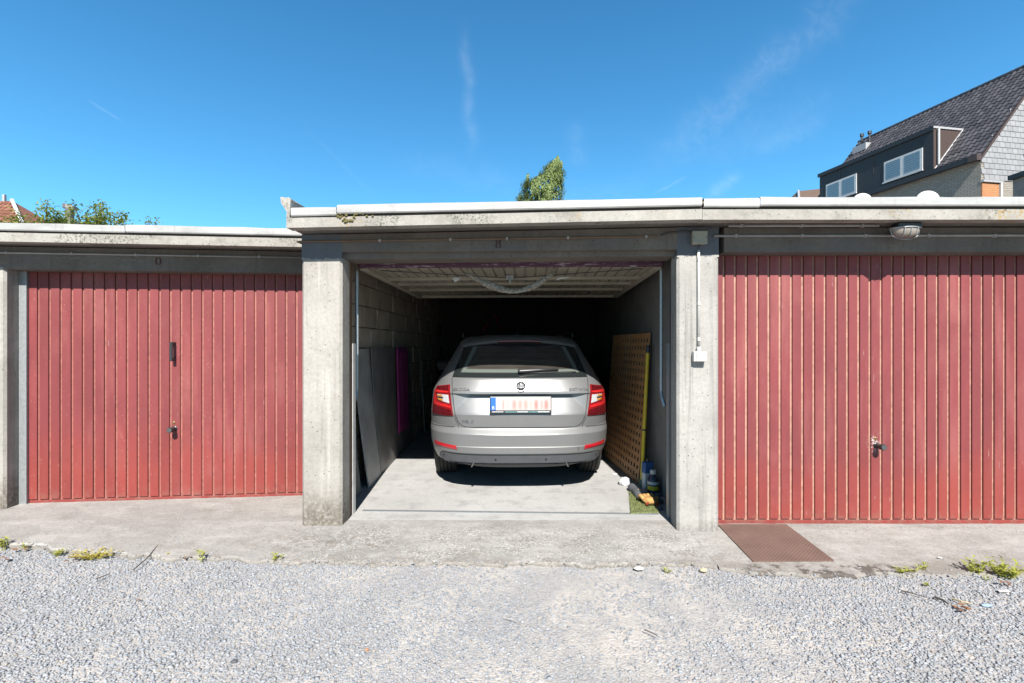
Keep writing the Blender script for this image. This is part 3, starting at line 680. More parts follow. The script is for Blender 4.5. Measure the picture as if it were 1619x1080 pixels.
def mat_rear_glass():
    t = NT('tinted_rear_glass'); tcn = t.n('ShaderNodeTexCoord'); x, y, z = t.sepxyz(tcn.outputs['Object'])
    ax = t.math('ABSOLUTE', x)
    # printed black border, and the dim cabin with heater lines seen through the tint
    w = t.math('SUBTRACT', .56, t.math('MULTIPLY', t.math('SUBTRACT', z, 1.08), .45))
    m = t.math('MULTIPLY', t.smooth(t.math('SUBTRACT', w, ax), -.012, .012), t.math('MULTIPLY', t.smooth(z, 1.098, 1.112), t.math('SUBTRACT', 1, t.smooth(z, 1.335, 1.35))))
    ln = t.math('LESS_THAN', t.math('FRACT', t.math('MULTIPLY', z, 46)), .14)
    cab = t.ramp(t.noise(3.5, 4, vec=t.mapping(tcn.outputs['Object'], (1,1,4))), [(.3, (.05,.044,.04)), (.7, (.095,.082,.07))])
    cab = t.mix(t.math('MULTIPLY', ln, .75), cab, (.012,.010,.009))
    inn = t.math('MULTIPLY', t.smooth(t.math('SUBTRACT', w, ax), .02, .05), t.smooth(z, 1.128, 1.14))
    cab = t.mix(inn, (.16,.185,.165), cab)
    c = t.mix(m, (.022,.027,.028), cab)
    return t.fin(c, .10, 0, coat=.3, spec=.4)
M['rear_glass'] = mat_rear_glass()
M['side_glass'] = plain('side_glass', (.012,.013,.014), .08, coat=.5)
def mat_plate():
    """number deliberately unreadable: soft red smudges on white"""
    t = NT('number_plate'); tcn = t.n('ShaderNodeTexCoord'); x, y, z = t.sepxyz(tcn.outputs['Object'])
    tot_ = None
    for px_, w, a in [(-.155,.010,.5),(-.118,.012,.20),(-.058,.020,.55),(-.005,.018,.45),(.045,.018,.5),(.092,.014,.22),(.138,.018,.72),(.186,.010,.42),(.228,.020,.72)]:
        e = t.math('EXPONENT', t.math('MULTIPLY', t.math('POWER', t.math('ABSOLUTE', t.math('DIVIDE', t.math('SUBTRACT', x, px_), w)), 2), -1))
        e = t.math('MULTIPLY', e, a); tot_ = e if tot_ is None else t.math('ADD', tot_, e)
    v = t.math('EXPONENT', t.math('MULTIPLY', t.math('POWER', t.math('ABSOLUTE', t.math('DIVIDE', z, .046)), 4), -1))
    c = t.mix(t.math('MULTIPLY', t.math('MULTIPLY', tot_, v), 1.25, clamp=True), (.66,.55,.53), (.56,.20,.17))
    return t.fin(c, .4)
M['plate'] = mat_plate()
M['plate_blue'] = plain('plate_blue', (.02,.16,.62), .4)
M['white_print'] = plain('white_print', (.8,.8,.8), .5)
M['teal_print'] = plain('teal_print', (.10,.20,.20), .5)

WS = .945
RZ   = [.235,.27,.30,.375,.44,.448,.555,.562,.598,.608,.615,.729,.745,.905,.918,.94,1.045,1.055,1.20,1.376,1.40,1.43,1.452,1.468,1.475]
RR   = [.16,.10,.06,.022,.006,.012,-.004,-.002,.026,.032,.050,.030,.030,.040,.030,.030,.075,.085,.215,.395,.44,.55,.85,1.25,1.6]
RW   = [.80,.84,.865,.90,.915,.917,.925,.926,.926,.926,.926,.922,.92,.90,.897,.89,.835,.825,.735,.635,.615,.58,.52,.40,.18]
RD   = [.62,.66,.70,.74,.76,.76,.78,.78,.78,.78,.78,.76,.75,.72,.72,.72,.66,.65,.55,.45,.42,.38,.32,.28,.2]
RN   = [3.2,3.2,3.2,3.2,3.3,3.3,3.3,3.3,3.3,3.3,3.3,3.3,3.3,3.3,3.3,3.2,3.0,3.0,3.3,3.6,3.4,3.0,2.6,2.4,2.2]
RW = [w*WS for w in RW]
def prm(z): return [float(np.interp(z, RZ, A)) for A in (RR, RW, RD, RN)]
def S(x, z, off=0.0):
    """rear skin of the body: point at lateral x and height z, pushed outward by off"""
    def base(x, z):
        r, w, d, n = prm(z); q = min(abs(x)/w, .9995)
        y = r+d*(1-(1-q**n)**(1/n))
        if .729 < z < .912:
            dep = min((z-.729)/.183*.05, max(0, (.625-abs(x))/.17*.05)); y += max(0, dep)
        return Vector((x, y, z))
    p = base(x, z)
    if off:
        e = .004; a = base(x+e, z)-base(x-e, z); b = base(x, z+e)-base(x, z-e); nrm = a.cross(b).normalized()
        if nrm.y > 0 and abs(nrm.y) > .02: nrm = -nrm
        p = p+nrm*off
    return p
CAR = thing('parked_car', 'silver beige estate car parked tail out inside the open garage', 'car', (.080, 4.615, 0), R(1.3))
zs = sorted(set([round(v, 4) for v in RZ] + [round(v, 4) for v in np.arange(.29, 1.46, .0105)])); zs = [z for z in zs if z > .284]
def ring(z):
    r, w, d, n = prm(z); pts = []
    nq = 72
    for i in range(nq+1):
        q = math.sin(R(90)*(i/nq))**.92
        q = min(q, 1); y = r+d*(1-max(0, 1-q**n)**(1/n)); x = w*q
        if .729 < z < .912 and x < .625: y += min((z-.729)/.183*.05, (.625-x)/.17*.05)
        pts.append((x, y))
    yr = pts[-1][1]
    rf = float(np.interp(z, [.23,.4,.75,.95,1.02,1.30,1.42,1.475], [.15,.02,.10,.55,1.25,1.75,2.05,2.5])); df = .85 if z < 1 else .4
    yf = 4.86-rf-df
    for k in range(1, 41): pts.append((w, yr+(yf-yr)*k/40))
    for i in range(11, -1, -1):
        q = math.sin(R(90)*i/12); pts.append((w*q, 4.86-rf-df*(1-max(0, 1-q**n)**(1/n))*1.0))
    return pts
half = [ring(z) for z in zs]; ncol = len(half[0])
bm = bmesh.new(); V_ = {}
WH = [(.985, .37), (3.70, .37)]
for i, z in enumerate(zs):
    for s in (1, -1):
        for j, (x, y) in enumerate(half[i]):
            if s < 0 and abs(x) < 1e-6: V_[i, j, s] = V_[i, j, 1]; continue
            V_[i, j, s] = bm.verts.new((s*x, y, z))
for i in range(len(zs)-1):
    for s in (1, -1):
        for j in range(ncol-1):
            q = [V_[i,j,s], V_[i,j+1,s], V_[i+1,j+1,s], V_[i+1,j,s]]
            q = q if s > 0 else q[::-1]
            u = []; [u.append(v) for v in q if v not in u]
            c = sum((v.co for v in u), Vector())/len(u)
            if abs(c.x) > .55 and any((c.y-wy)**2+(c.z-.335)**2 < wr*wr for wy, wr in WH): continue
            if len(u) > 2:
                try: bm.faces.new(u)
                except ValueError: pass
for v in [v for v in bm.verts if not v.link_faces]: bm.verts.remove(v)
for e in bm.edges:
    if e.is_boundary:
        for v in e.verts:
            if abs(v.co.x) > .5 and v.co.z > .25:
                for wy, wr in WH:
                    dv = Vector((v.co.y-wy, v.co.z-.335)); 
                    if .8*wr < dv.length < 1.25*wr: dv = dv.normalized()*wr; v.co.y = wy+dv.x; v.co.z = max(.235, .335+dv.y)
top = [V_[len(zs)-1,j,1] for j in range(ncol)]+[V_[len(zs)-1,j,-1] for j in range(ncol-2,0,-1)]
u = []; [u.append(v) for v in top if v not in u and v.is_valid]
try: bm.faces.new(u)
except ValueError: pass
me = bpy.data.meshes.new('body'); bm.to_mesh(me); bm.free(); me.materials.append(M['car'])
body = obj('body', me, None, CAR); autosmooth(body, 24)
# dark underside and wheel housings
obj('underbody', MB().box(-.60,.60,.35,4.6,.22,.30), M['seam'], CAR)
mb = MB(); [mb.box(min(s*.50,s*.74), max(s*.50,s*.74), wy-.42, wy+.42, .44, .74) for s in (-1,1) for wy in (.985,3.70)]; obj('wheel_housing', mb, M['seam'], CAR)

def patch(left, right, nu=24, off=.006):
    """ruled patch of the rear skin between two (x,z) border lines of equal length"""
    n = 16
    def res(L):
        L = [Vector(p) for p in L]; d = [0]
        for a, b in zip(L, L[1:]): d.append(d[-1]+(b-a).length)
        out = []
        for k in range(n+1):
            t = d[-1]*k/n; i = max(0, min(len(L)-2, next((i for i in range(len(d)-1) if d[i+1] >= t-1e-9), len(L)-2)))
            f = (t-d[i])/max(1e-9, d[i+1]-d[i]); out.append(L[i].lerp(L[i+1], f))
        return out
    A, B = res(left), res(right); rows = []
    for a, b in zip(A, B):
        rows.append([S(*a.lerp(b, k/nu), off) for k in range(nu+1)])
    return rows
def skirted(rows, depth):   # gives a patch a real edge
    mb = MB(); r, c = len(rows), len(rows[0]); mb.grid(rows)
    loop = [(0,j) for j in range(c)]+[(i,c-1) for i in range(1,r)]+[(r-1,j) for j in range(c-2,-1,-1)]+[(i,0) for i in range(r-2,0,-1)]
    cen = rows[r//2][c//2]; n = len(loop); vs = [rows[i][j] for i, j in loop]
    vs2 = [v+Vector((0, depth, 0))+(Vector((cen.x-v.x, 0, 0))).normalized()*.0 for v in vs]
    mb.add(vs+vs2, [(k, n+k, n+(k+1)%n, (k+1)%n) for k in range(n)]); return mb
def cpart(name, left, right, mat, off=.006, depth=.012, parent=None, nu=24, smooth=True, label=None):
    o = obj(name, skirted(patch(left, right, nu, off), depth), mat, parent or CAR); fixnormals(o); autosmooth(o, 40)
    if label: o['label'] = label
    return o
def seam(pts, w=.0065, off=.0015, name='panel_gap', mat=None):
    dense = []
    for a, b in zip(pts, pts[1:]):
        n = max(2, int(math.hypot(b[0]-a[0], b[1]-a[1])/.015))
        dense += [(a[0]+(b[0]-a[0])*k/n, a[1]+(b[1]-a[1])*k/n) for k in range(n)]
    dense.append(pts[-1]); L, Rr = [], []
    for i, p in enumerate(dense):
        a = dense[max(0,i-1)]; b = dense[min(len(dense)-1,i+1)]; t = Vector((b[0]-a[0], b[1]-a[1])).normalized(); nn = Vector((-t.y, t.x))*w/2
        L.append(S(p[0]+nn.x, p[1]+nn.y, off)); Rr.append(S(p[0]-nn.x, p[1]-nn.y, off))
    return obj(name, MB().grid([L, Rr]), mat or M['seam'], CAR)
# tailgate outline
tg = [(-.632,1.05),(-.622,.95),(-.606,.80),(-.592,.72),(-.565,.66),(-.535,.628),(-.50,.617),(-.40,.6135),(0,.6125)]
seam(tg+[(-x,z) for x,z in tg[-2::-1]])
# bumper joint on the corners
for s in (-1, 1): seam([(s*.60,.700),(s*.565,.63),(s*.56,.600)], .005); seam([(s*.60,.612),(s*.70,.610),(s*.86,.606)], .005)
# rear window glass
gl = cpart('rear_window', [(-.628,1.058),(-.615,1.10),(-.572,1.22),(-.518,1.372)], [(.628,1.058),(.615,1.10),(.572,1.22),(.518,1.372)], M['rear_glass'], .006, .012, nu=48)
# spoiler
rows = []
for k in range(41):
    x = -.55+1.1*k/40; a = abs(x)/.55; dz = -.050*a**2.4; dy = .10*a**2.2
    rows.append([(x*.99,.47+dy,1.372+dz*.9),(x,.355+dy,1.378+dz),(x,.335+dy,1.386+dz),(x,.325+dy,1.398+dz),(x,.335+dy,1.408+dz),(x,.40+dy,1.428+dz),(x,.55+dy*.8,1.450+dz),(x*.97,.85+dy*.5,1.464+dz)])
sp = MB().grid(rows); sp.add(rows[0], [tuple(range(8))]); sp.add(rows[-1], [tuple(range(7,-1,-1))])
spo = obj('spoiler', sp, M['car'], CAR); fixnormals(spo); autosmooth(spo, 35)
rows = []
for k in range(21):
    x = -.212+.424*k/20; a = abs(x)/.55; dz = -.050*a**2.4; dy = .10*a**2.2; e = .004*(abs(k-10) == 10)
    rows.append([(x,.352+dy,1.3795+dz+e),(x,.331+dy,1.3835+dz+e),(x,.319+dy,1.3985+dz),(x,.331+dy,1.4075+dz-e)])
obj('brake_light', MB().grid(rows), M['lamp_dark'], spo, smooth=True)
# tail lights
for s in (-1, 1):
    f = lambda pts: [(s*(x if x < .7 else .7+(x-.7)*.70), z) for x, z in pts]
    inner = f([(.640,.990),(.636,.93),(.622,.80),(.606,.716)]); outer = f([(.806,.968),(.84,.93),(.868,.82),(.872,.712)])
    tl = cpart('tail_light', inner, outer, M['lamp_red'], .010, .02)
    cpart('top_lens', f([(.655,.980),(.652,.935)]), f([(.80,.962),(.80,.930)]), M['lamp_dark'], .0125, .004, tl)
    cpart('upper_bar', f([(.652,.932),(.651,.921)]), f([(.818,.935),(.828,.915)]), M['lamp_bright'], .013, .004, tl)
    cpart('clear_lens', f([(.652,.905),(.648,.872),(.640,.825)]), f([(.788,.900),(.789,.872),(.768,.848)]), M['lamp_clear'], .0135, .004, tl)
    cpart('amber_lens', f([(.715,.898),(.714,.882)]), f([(.784,.894),(.785,.880)]), M['lamp_amber'], .0155, .004, tl)
    cpart('amber_lens', f([(.705,.860),(.703,.842)]), f([(.782,.864),(.772,.850)]), M['lamp_amber'], .0155, .004, tl)
    cpart('bulb_lens', f([(.70,.878),(.70,.864)]), f([(.786,.877),(.785,.866)]), M['badge_dark'], .0152, .004, tl)
    cpart('side_bar', f([(.806,.905),(.80,.85),(.80,.815)]), f([(.836,.925),(.852,.85),(.842,.808)]), M['lamp_bright'], .013, .004, tl)
    cpart('lower_bar', f([(.632,.805),(.628,.782)]), f([(.835,.832),(.84,.806)]), M['lamp_bright'], .0135, .004, tl)
    cpart('low_lens', f([(.626,.768),(.611,.722)]), f([(.862,.795),(.866,.720)]), M['lamp_dark'], .0122, .004, tl)
    cpart('reflector', f([(.582,.448),(.572,.414)]), f([(.842,.470),(.83,.437)]), M['reflector'], .005, .008)
# bumper lower trim
def mirror(L): return [(-x, z) for x, z in L]
ll = [(-.690,.290),(-.735,.318),(-.735,.345),(-.715,.372)]
dif = cpart('bumper_trim', ll, mirror(ll), M['diffuser'], .012, .05, nu=60)
seam([(-.742,.312),(-.742,.35),(-.718,.379),(0,.379),(.718,.379),(.742,.35),(.742,.312)], .008, .006)
mb = MB(); rows = []
for k in range(31):
    x = -.66+1.32*k/30; a = S(x, .300, .014); q_ = abs(x)/.66; b = S(x*.95, .29, .0); zb_ = .250+.045*q_**4; rows.append([(a.x,a.y-.002,a.z-.006),(b.x,b.y+.012,zb_),(b.x,b.y+.10,zb_-.012)])
M['low_plastic'] = plain('dark_grey_plastic', (.075,.078,.085), .6)
obj('diffuser', mb.grid(rows), M['low_plastic'], CAR, smooth=False)
for s in (-1, 1):
    p = S(s*.41, .29, .02); obj('diffuser_fin', MB().hexa([(p.x-.012+s*.025,p.y+.03,.252),(p.x+.0+s*.025,p.y+.03,.252),(p.x+.0,p.y+.02,.305),(p.x-.012,p.y+.02,.305),(p.x-.012+s*.025,p.y-.018,.256),(p.x+.0+s*.025,p.y-.018,.256),(p.x+.0,p.y-.004,.305),(p.x-.012,p.y-.004,.305)]), M['rubber'], CAR)
for x, z in ((-.695,.360),(-.225,.340),(.225,.340),(.695,.360)):
    p = S(x, z, .0128); mb = MB(); mb.lathe([(0,.002),(.009,.002),(.010,-.004)], 14, Matrix.Translation(p) @ Matrix.Rotation(R(90),4,'X')); obj('parking_sensor', mb, M['badge_dark'], CAR)
seam([(.52,.44),(.52,.395)], .004, .0015)
# number plate
pl = bpy.data.objects.new('number_plate', None); COL.objects.link(pl); pl.parent = CAR
pl.location = (-.002, .018, .822); pl.rotation_euler = (R(-3), 0, 0)
obj('plate_frame', MB().bbox(-.277,.277,-.006,.022,-.078,.074,.006,2), M['black_plastic'], pl)
obj('plate_face', MB().box(-.222,.268,-.010,-.0062,-.047,.066), M['plate'], pl)
bs = obj('country_strip', MB().box(-.268,-.2225,-.010,-.0062,-.047,.066), M['plate_blue'], pl)
letters('country_letter', 'B', .042, M['white_print'], bs, (-.245,-.0108,-.026))
mb = MB(); g = np.random.default_rng(2)
for x0, x1 in ((-.255,-.155),(-.03,.055),(.155,.255)):
    x = x0
    while x < x1: w = g.uniform(.004,.009); mb.box(x, x+w*.75, -.0072,-.0063,-.066+g.uniform(0,.002),-.056-g.uniform(0,.0015)); x += w
obj('dealer_print', mb, M['white_print'], pl)
obj('dealer_band', MB().box(-.14,.25,-.0068,-.0062,-.068,-.053), M['teal_print'], pl)
# badge
p = S(0, .984, .004); nrm = (S(0,.984,.01)-S(0,.984,.0)).normalized(); Mb = Matrix.Translation(p) @ nrm.to_track_quat('Z','Y').to_matrix().to_4x4()
mb = MB(); mb.lathe([(.040,.004),(.043,.008),(.049,.009),(.053,.005),(.054,-.004)], 36, Mb); bd = obj('badge', mb, M['chrome'], CAR, smooth=True)
mb = MB(); mb.lathe([(0,.004),(.041,.004)], 30, Mb); obj('badge_disc', mb, M['badge_dark'], bd)
mb = MB(); Z_ = .0055
def bp(x, y): return Mb @ Vector((x, y, Z_))
up = (Mb.to_3x3().inverted() @ Vector((0,0,1)));  sg = 1 if up.y > 0 else -1
def bq(pts): mb.add([bp(sg*x, sg*y) for x, y in pts], [tuple(range(len(pts)))])
bq([(-.036,-.012),(-.012,-.012),(-.006,-.02),(.034,-.012),(.036,-.004),(-.036,-.004)])      # arrow shaft
for k in range(3): bq([(-.010+k*.012,.0),(-.002+k*.012,.0),(.006+k*.010,.030-k*.006),(-.006+k*.011,.030-k*.006)])
bq([(-.030,.002),(-.016,.004),(-.020,.018),(-.026,.014)])
M['badge_figure'] = plain('badge_figure', (.30,.31,.32), .6, .3)
fixnormals(obj('badge_figure', mb, M['badge_figure'], bd))
# lettering
def on_skin(txt, x, z, size, mat, name, sx=1.15):
    p = S(x, z, .004); n_ = (S(x,z,.02)-S(x,z,0)).normalized()
    pitch = math.asin(max(-1, min(1, n_.z))); yaw = math.atan2(n_.x, -n_.y)
    return letters(name, txt, size, mat, CAR, p, (R(90)-pitch, 0, yaw), .0018, sx=sx)
on_skin('SKODA', -.535, .952, .038, M['alloy'], 'maker_lettering', 1.3); on_skin('OCTAVIA', .525, .952, .034, M['alloy'], 'model_lettering', 1.3)
on_skin('VVG', -.500, .668, .026, M['diffuser'], 'small_lettering', 1.2)
mb = MB()
for k in range(9): x = -.535+k*.009; p = S(x, .648, .0015); mb.box(p.x, p.x+.006, p.y-.0006, p.y, .645, .651)
for k in range(2):
    a = S(-.452+k*.012, .645, .0015); b = S(-.440+k*.012, .682, .0015); mb.add([a, a+Vector((.007,0,0)), b+Vector((.007,0,0)), b], [(0,1,2,3)])
obj('small_print', mb, M['diffuser'], CAR)
# wiper
p0 = S(-.005,1.098,.03); p1 = S(.345,1.112,.030); p2 = S(.51,1.100,.018)
mb = MB(); mb.tube([p0+Vector((-.02,0,.002)), p0, p0.lerp(p1,.5)+Vector((0,-.006,.004)), p1], [.017,.020,.014,.008], 8)
wp = obj('wiper', mb, M['black_plastic'], CAR, smooth=True)
q0 = S(.02,1.090,.014); obj('wiper_blade', MB().tube([q0, S(.27,1.098,.014), p2], .005, 6), M['rubber'], wp)
# side windows, rails, mirrors
for s in (-1, 1):
    rows = []
    for z in np.linspace(1.07, 1.37, 7):
        r, w, d, n = prm(z); rows.append([(s*(w+.003), y, z) for y in np.linspace(r+d+.10, 3.0, 12)])
    obj('side_window', MB().grid(rows), M['side_glass'], CAR, smooth=True)
    mb = MB(); mb.tube([(s*.565,.75,1.440),(s*.57,.80,1.472),(s*.57,1.9,1.482),(s*.56,2.8,1.462),(s*.555,2.86,1.44)], .013, 7); obj('roof_rail', mb, M['black_plastic'], CAR, smooth=True)
    mb = MB(); mb.lathe([(0,-.04),(.06,-.035),(.085,0),(.075,.05),(0,.09)], 14, Matrix.Translation((s*1.0,2.95,1.06)) @ Matrix.Rotation(R(90),4,'X') @ Matrix.Diagonal((1.25,.85,1,1))); mb.tube([(s*.86,2.97,1.02),(s*.96,2.96,1.03)], .02, 6)
    obj('wing_mirror', mb, M['car'], CAR, smooth=True)
mb = MB(); mb.tube([(0,.95,1.47),(0,.90,1.50),(0,.80,1.515)], [.03,.016,.004], 6); obj('roof_aerial', mb, M['black_plastic'], CAR, smooth=True)
# wheels
tprof = [(.205,-.10),(.25,-.112),(.30,-.113),(.325,-.104),(.334,-.09)]
for g0 in (-.055,-.018,.018,.055): tprof += [(.337,g0-.006),(.327,g0-.004),(.327,g0+.004),(.337,g0+.006)]
tprof += [(.334,.09),(.325,.104),(.30,.113),(.25,.112),(.205,.10)]
tm = MB(); tm.lathe(tprof, 44, Matrix.Rotation(R(90),4,'Y'))
# lateral sipes on the tread shoulders
for k in range(44):
    a = 2*math.pi*k/44
    for x0, x1 in ((-.090,-.064),(.064,.090)):
        c, s_ = math.cos(a), math.sin(a); tm.add([(x0,.3375*c-.004*s_,.3375*s_+.004*c),(x1,.3375*c-.004*s_,.3375*s_+.004*c),(x1,.3375*c+.004*s_,.3375*s_-.004*c),(x0,.3375*c+.004*s_,.3375*s_-.004*c)], [(0,1,2,3)])
tme = tm.mesh('tyre', M['rubber'])
rm = MB(); rm.lathe([(0,.06),(.04,.06),(.06,.045),(.19,.06),(.206,.09),(.206,-.09),(.0,-.09)], 30, Matrix.Rotation(R(90),4,'Y')); rme = rm.mesh('rim', M['alloy'])
for s in (-1, 1):
    for wy in (.985, 3.70):
        w_ = bpy.data.objects.new('wheel', None); COL.objects.link(w_); w_.parent = CAR; w_.location = (s*.745, wy, .3355); w_.rotation_euler = (0, 0, 0 if s > 0 else R(180))
        o = obj('tyre', tme, None, w_); autosmooth(o, 40) if wy < 1 and s < 0 else None; obj('rim', rme, None, w_)

# ------------------------------------------------------------------ things stored in the garage
M['board_grey'] = plain('grey_sheet', (.50,.48,.455), .5, var=.25, scale=4)
M['board_dark'] = plain('dark_sheet', (.30,.285,.275), .5, var=.25, scale=4)
def mat_mdf():
    t = NT('brown_hardboard'); c = t.ramp(t.noise(5, 6, .65), [(.3, (.60,.285,.115)), (.7, (.78,.40,.18))])
    c = t.mix(t.math('MULTIPLY', t.smooth(t.noise(1, 5, .6, t.mapping(t.pos, (3,3,1.2), (.5,.4,0))), .55, .68), .4), c, (.72,.52,.32))
    return t.fin(c, .55, 0, t.bump(t.noise(150, 3), .0015))
M['mdf'] = mat_mdf()
def lean(name, label, cat, foot0, foot1, top0, top1, th, mat, bow=0.0, n=10):
    """sheet standing on the floor between foot0-foot1 and leaning to top0-top1"""
    f0, f1, t0, t1 = map(Vector, (foot0, foot1, top0, top1)); nrm = (f1-f0).cross(t0-f0).normalized()
    rows = []
    for i in range(n+1):
        u = i/n; a = f0.lerp(t0, u); b = f1.lerp(t1, u); o_ = nrm*(bow*math.sin(math.pi*u)); rows.append([a+o_, a.lerp(b,.5)+o_*1.1, b+o_])
    b0 = f0.lerp(f1, .5); mb = MB().grid([[p-b0 for p in r] for r in rows])
    o = obj(name, mb, mat, None, loc=b0, label=label, cat=cat)
    md = o.modifiers.new('thickness', 'SOLIDIFY'); md.thickness = th; md.offset = 0; return o
lean('leaning_sheet', 'pale grey sheet leaning on the block wall nearest the entrance', 'board', (-1.362,4.93,.0), (-1.375,5.42,.0), (-1.502,4.90,1.315), (-1.492,5.40,1.32), .012, M['board_grey'], -.012)
lean('leaning_sheet', 'wide dark sheet leaning on the block wall behind the pale one', 'board', (-1.378,5.44,.0), (-1.395,7.3,.0), (-1.478,5.44,1.33), (-1.44,7.3,1.32), .012, M['board_dark'], -.012)
M['fuchsia'] = plain('fuchsia_cloth', (.52,.05,.30), .85, scale=25)
mb = MB(); rows = []
for i in range(13):
    z = 1.325-1.05*i/12; rows.append([(-1.418+.012*math.sin(k*1.9)+.004*i*.5-.010*(k/9), 6.35+.042*k*2.0, z-(.10 if i == 12 else 0)*abs(k-1)/12) for k in range(10)])
o = obj('hanging_cloth', mb.grid(rows), M['fuchsia'], None, True, label='fuchsia pink cloth draped over the dark sheet', cat='cloth'); o.modifiers.new('thickness','SOLIDIFY').thickness = .004
M['mat_roll'] = plain('speckled_mat', (.20,.20,.18), .9, var=.5, scale=90)
lean('rolled_mat', 'small speckled mat standing by the left door frame', 'mat', (-1.40,4.62,0), (-1.41,4.80,0), (-1.455,4.63,.36), (-1.455,4.80,.40), .03, M['mat_roll'])
lean('concrete_offcut', 'short rough slab standing behind the speckled mat', 'slab', (-1.475,4.84,0), (-1.48,4.95,0), (-1.50,4.84,.50), (-1.50,4.95,.52), .03, M['inner_wall'])
mb = MB(); 
L = gnd(600,753); Q = gnd(629,720.5)
mb.tube([L, Q], .012, 4); mb.tube([L+Vector((-.02,0,.004)), Q+Vector((-.02,0,.004))], .008, 4); obj('metal_strip', mb, M['galv'], label='thin metal strip lying along the foot of the dark sheet', cat='metal strip')
mb = MB(); mb.tube([(-1.36,8.1,0),(-1.42,8.0,1.25)], .012, 6); obj('thin_rod', mb, M['galv'], label='thin pale rod standing in the dark beyond the pink cloth', cat='rod')
M['red_bar'] = plain('red_bar', (.65,.02,.06), .4)
mb = MB(); mb.tube([at(762,523,9.8), at(773,510,9.8)], .015, 6); mb.tube([at(782,497,9.8), at(793,524,9.8)], .012, 6); mb.tube([at(782,497,9.8)+Vector((0,.02,-.02)), at(773,510,9.8)+Vector((0,.02,0))], .004, 5)
obj('red_bars', mb, M['red_bar'], label='two dim red bars slanting together at the dark back wall', cat='red frame')

# perforated board
pb = (Vector((1.232,5.05,0.004)), Vector((1.125,6.35,0.004)), Vector((1.350,5.05,1.475)))
ux = (pb[1]-pb[0]); Wd = ux.length; ux.normalize(); uz = (pb[2]-pb[0]); Hd = uz.length; uz.normalize(); un = uz.cross(ux).normalized()
if un.x > 0: un = -un
nc, nr = 14, 18; cw, ch_ = Wd/(nc+.6), Hd/(nr+.8); mb = MB(); th = .004
def bx_pts(a, b):
    return pb[0]+ux*a+uz*b
X_ = [0]+[cw*(.3+i)+k for i in range(nc) for k in (cw*.22, cw*.74)]+[Wd]
Z_ = [0]+[ch_*(.4+j)+k for j in range(nr) for k in (ch_*.24, ch_*.72)]+[Hd]
for side in (0, 1):
    base = len(mb.v); mb.v += [tuple(bx_pts(x, z)+un*(th*(1-side))) for z in Z_ for x in X_]
    nx = len(X_)
    for j in range(len(Z_)-1):
        for i in range(nx-1):
            if i % 2 == 1 and j % 2 == 1: continue
            q = (base+j*nx+i, base+j*nx+i+1, base+(j+1)*nx+i+1, base+(j+1)*nx+i); mb.f.append(q if side else q[::-1])
nx = len(X_); o2 = nx*len(Z_)
for j in range(1, len(Z_)-1, 2):
    for i in range(1, nx-1, 2):
        c = [j*nx+i, j*nx+i+1, (j+1)*nx+i+1, (j+1)*nx+i]
        for a, b in zip(c, c[1:]+c[:1]): mb.f.append((a, b, b+o2, a+o2))
per = [i for i in range(nx)]+[j*nx+nx-1 for j in range(1,len(Z_))]+[(len(Z_)-1)*nx+i for i in range(nx-2,-1,-1)]+[j*nx for j in range(len(Z_)-2,0,-1)]
for a, b in zip(per, per[1:]+per[:1]): mb.f.append((a, b, b+o2, a+o2))
fixnormals(obj('perforated_board', mb, M['mdf'], label='brown hardboard with rows of square holes leaning at the right wall', cat='board'))
# yellow pole
M['yellow'] = plain('yellow_pole', (1.0,.66,.02), .4); M['green_foot'] = plain('green_foot', (.10,.22,.15), .6)
T_ = thing('yellow_pole', 'yellow pole with a green foot leaning on the perforated board', 'pole', (1.222,4.90,0))
a = Vector((0,0,0)); b = Vector((.085,.08,1.355))
def pole(u0, u1, r, mat, nm): mb = MB(); mb.tube([a.lerp(b,u0), a.lerp(b,u1)], r, 10); return obj(nm, mb, mat, T_)
pole(.04,.95,.017,M['yellow'],'pole_shaft'); pole(0,.065,.022,M['green_foot'],'pole_foot'); pole(.945,1.0,.019,M['black_plastic'],'pole_tip'); pole(.40,.412,.0185,M['black_plastic'],'joint_ring')
# bottles and clutter
M['blue'] = plain('blue_label', (.05,.15,.42), .4); M['navy'] = plain('navy_plastic', (.035,.05,.09), .4); M['white_gloss'] = plain('white_plastic', (.74,.74,.73), .4)
T_ = thing('oil_carton', 'tall blue and white carton standing behind the yellow pole', 'carton', (1.262,4.83,0), R(20))
obj('carton_body', MB().bbox(-.045,.045,-.03,.03,0,.17,.004), M['white_gloss'], T_); obj('carton_top', MB().bbox(-.0455,.0455,-.0305,.0305,.1705,.27,.004), M['blue'], T_); mb = MB(); mb.lathe([(.016,.27),(.016,.30),(0,.30)], 10); obj('carton_cap', mb, M['black_plastic'], T_)
T_ = thing('spray_bottle', 'dark bottle with a pale cap and yellow print by the track', 'bottle', (1.278,4.70,0))
mb = MB(); mb.lathe([(0,0),(.048,0),(.05,.01),(.05,.14),(.038,.165),(.022,.175),(.022,.19)], 16); obj('bottle_body', mb, M['navy'], T_, smooth=True)
mb = MB(); mb.lathe([(.026,.19),(.026,.225),(0,.227)], 14); obj('bottle_cap', mb, M['white_gloss'], T_)
mb = MB(); mb.lathe([(.0508,.05),(.0508,.085)], 16); obj('bottle_label', mb, M['yellow'], T_); mb = MB(); mb.lathe([(.0508,.10),(.0508,.125)], 16); obj('bottle_band', mb, M['white_gloss'], T_)
mb = MB(); mb.tube([(1.268,4.98,0),(1.285,5.0,.30),(1.29,5.02,.62)], [.02,.016,.008], 7); obj('black_rod', mb, M['black_plastic'], label='black tapered rod leaning on the wall behind the carton', cat='rod')
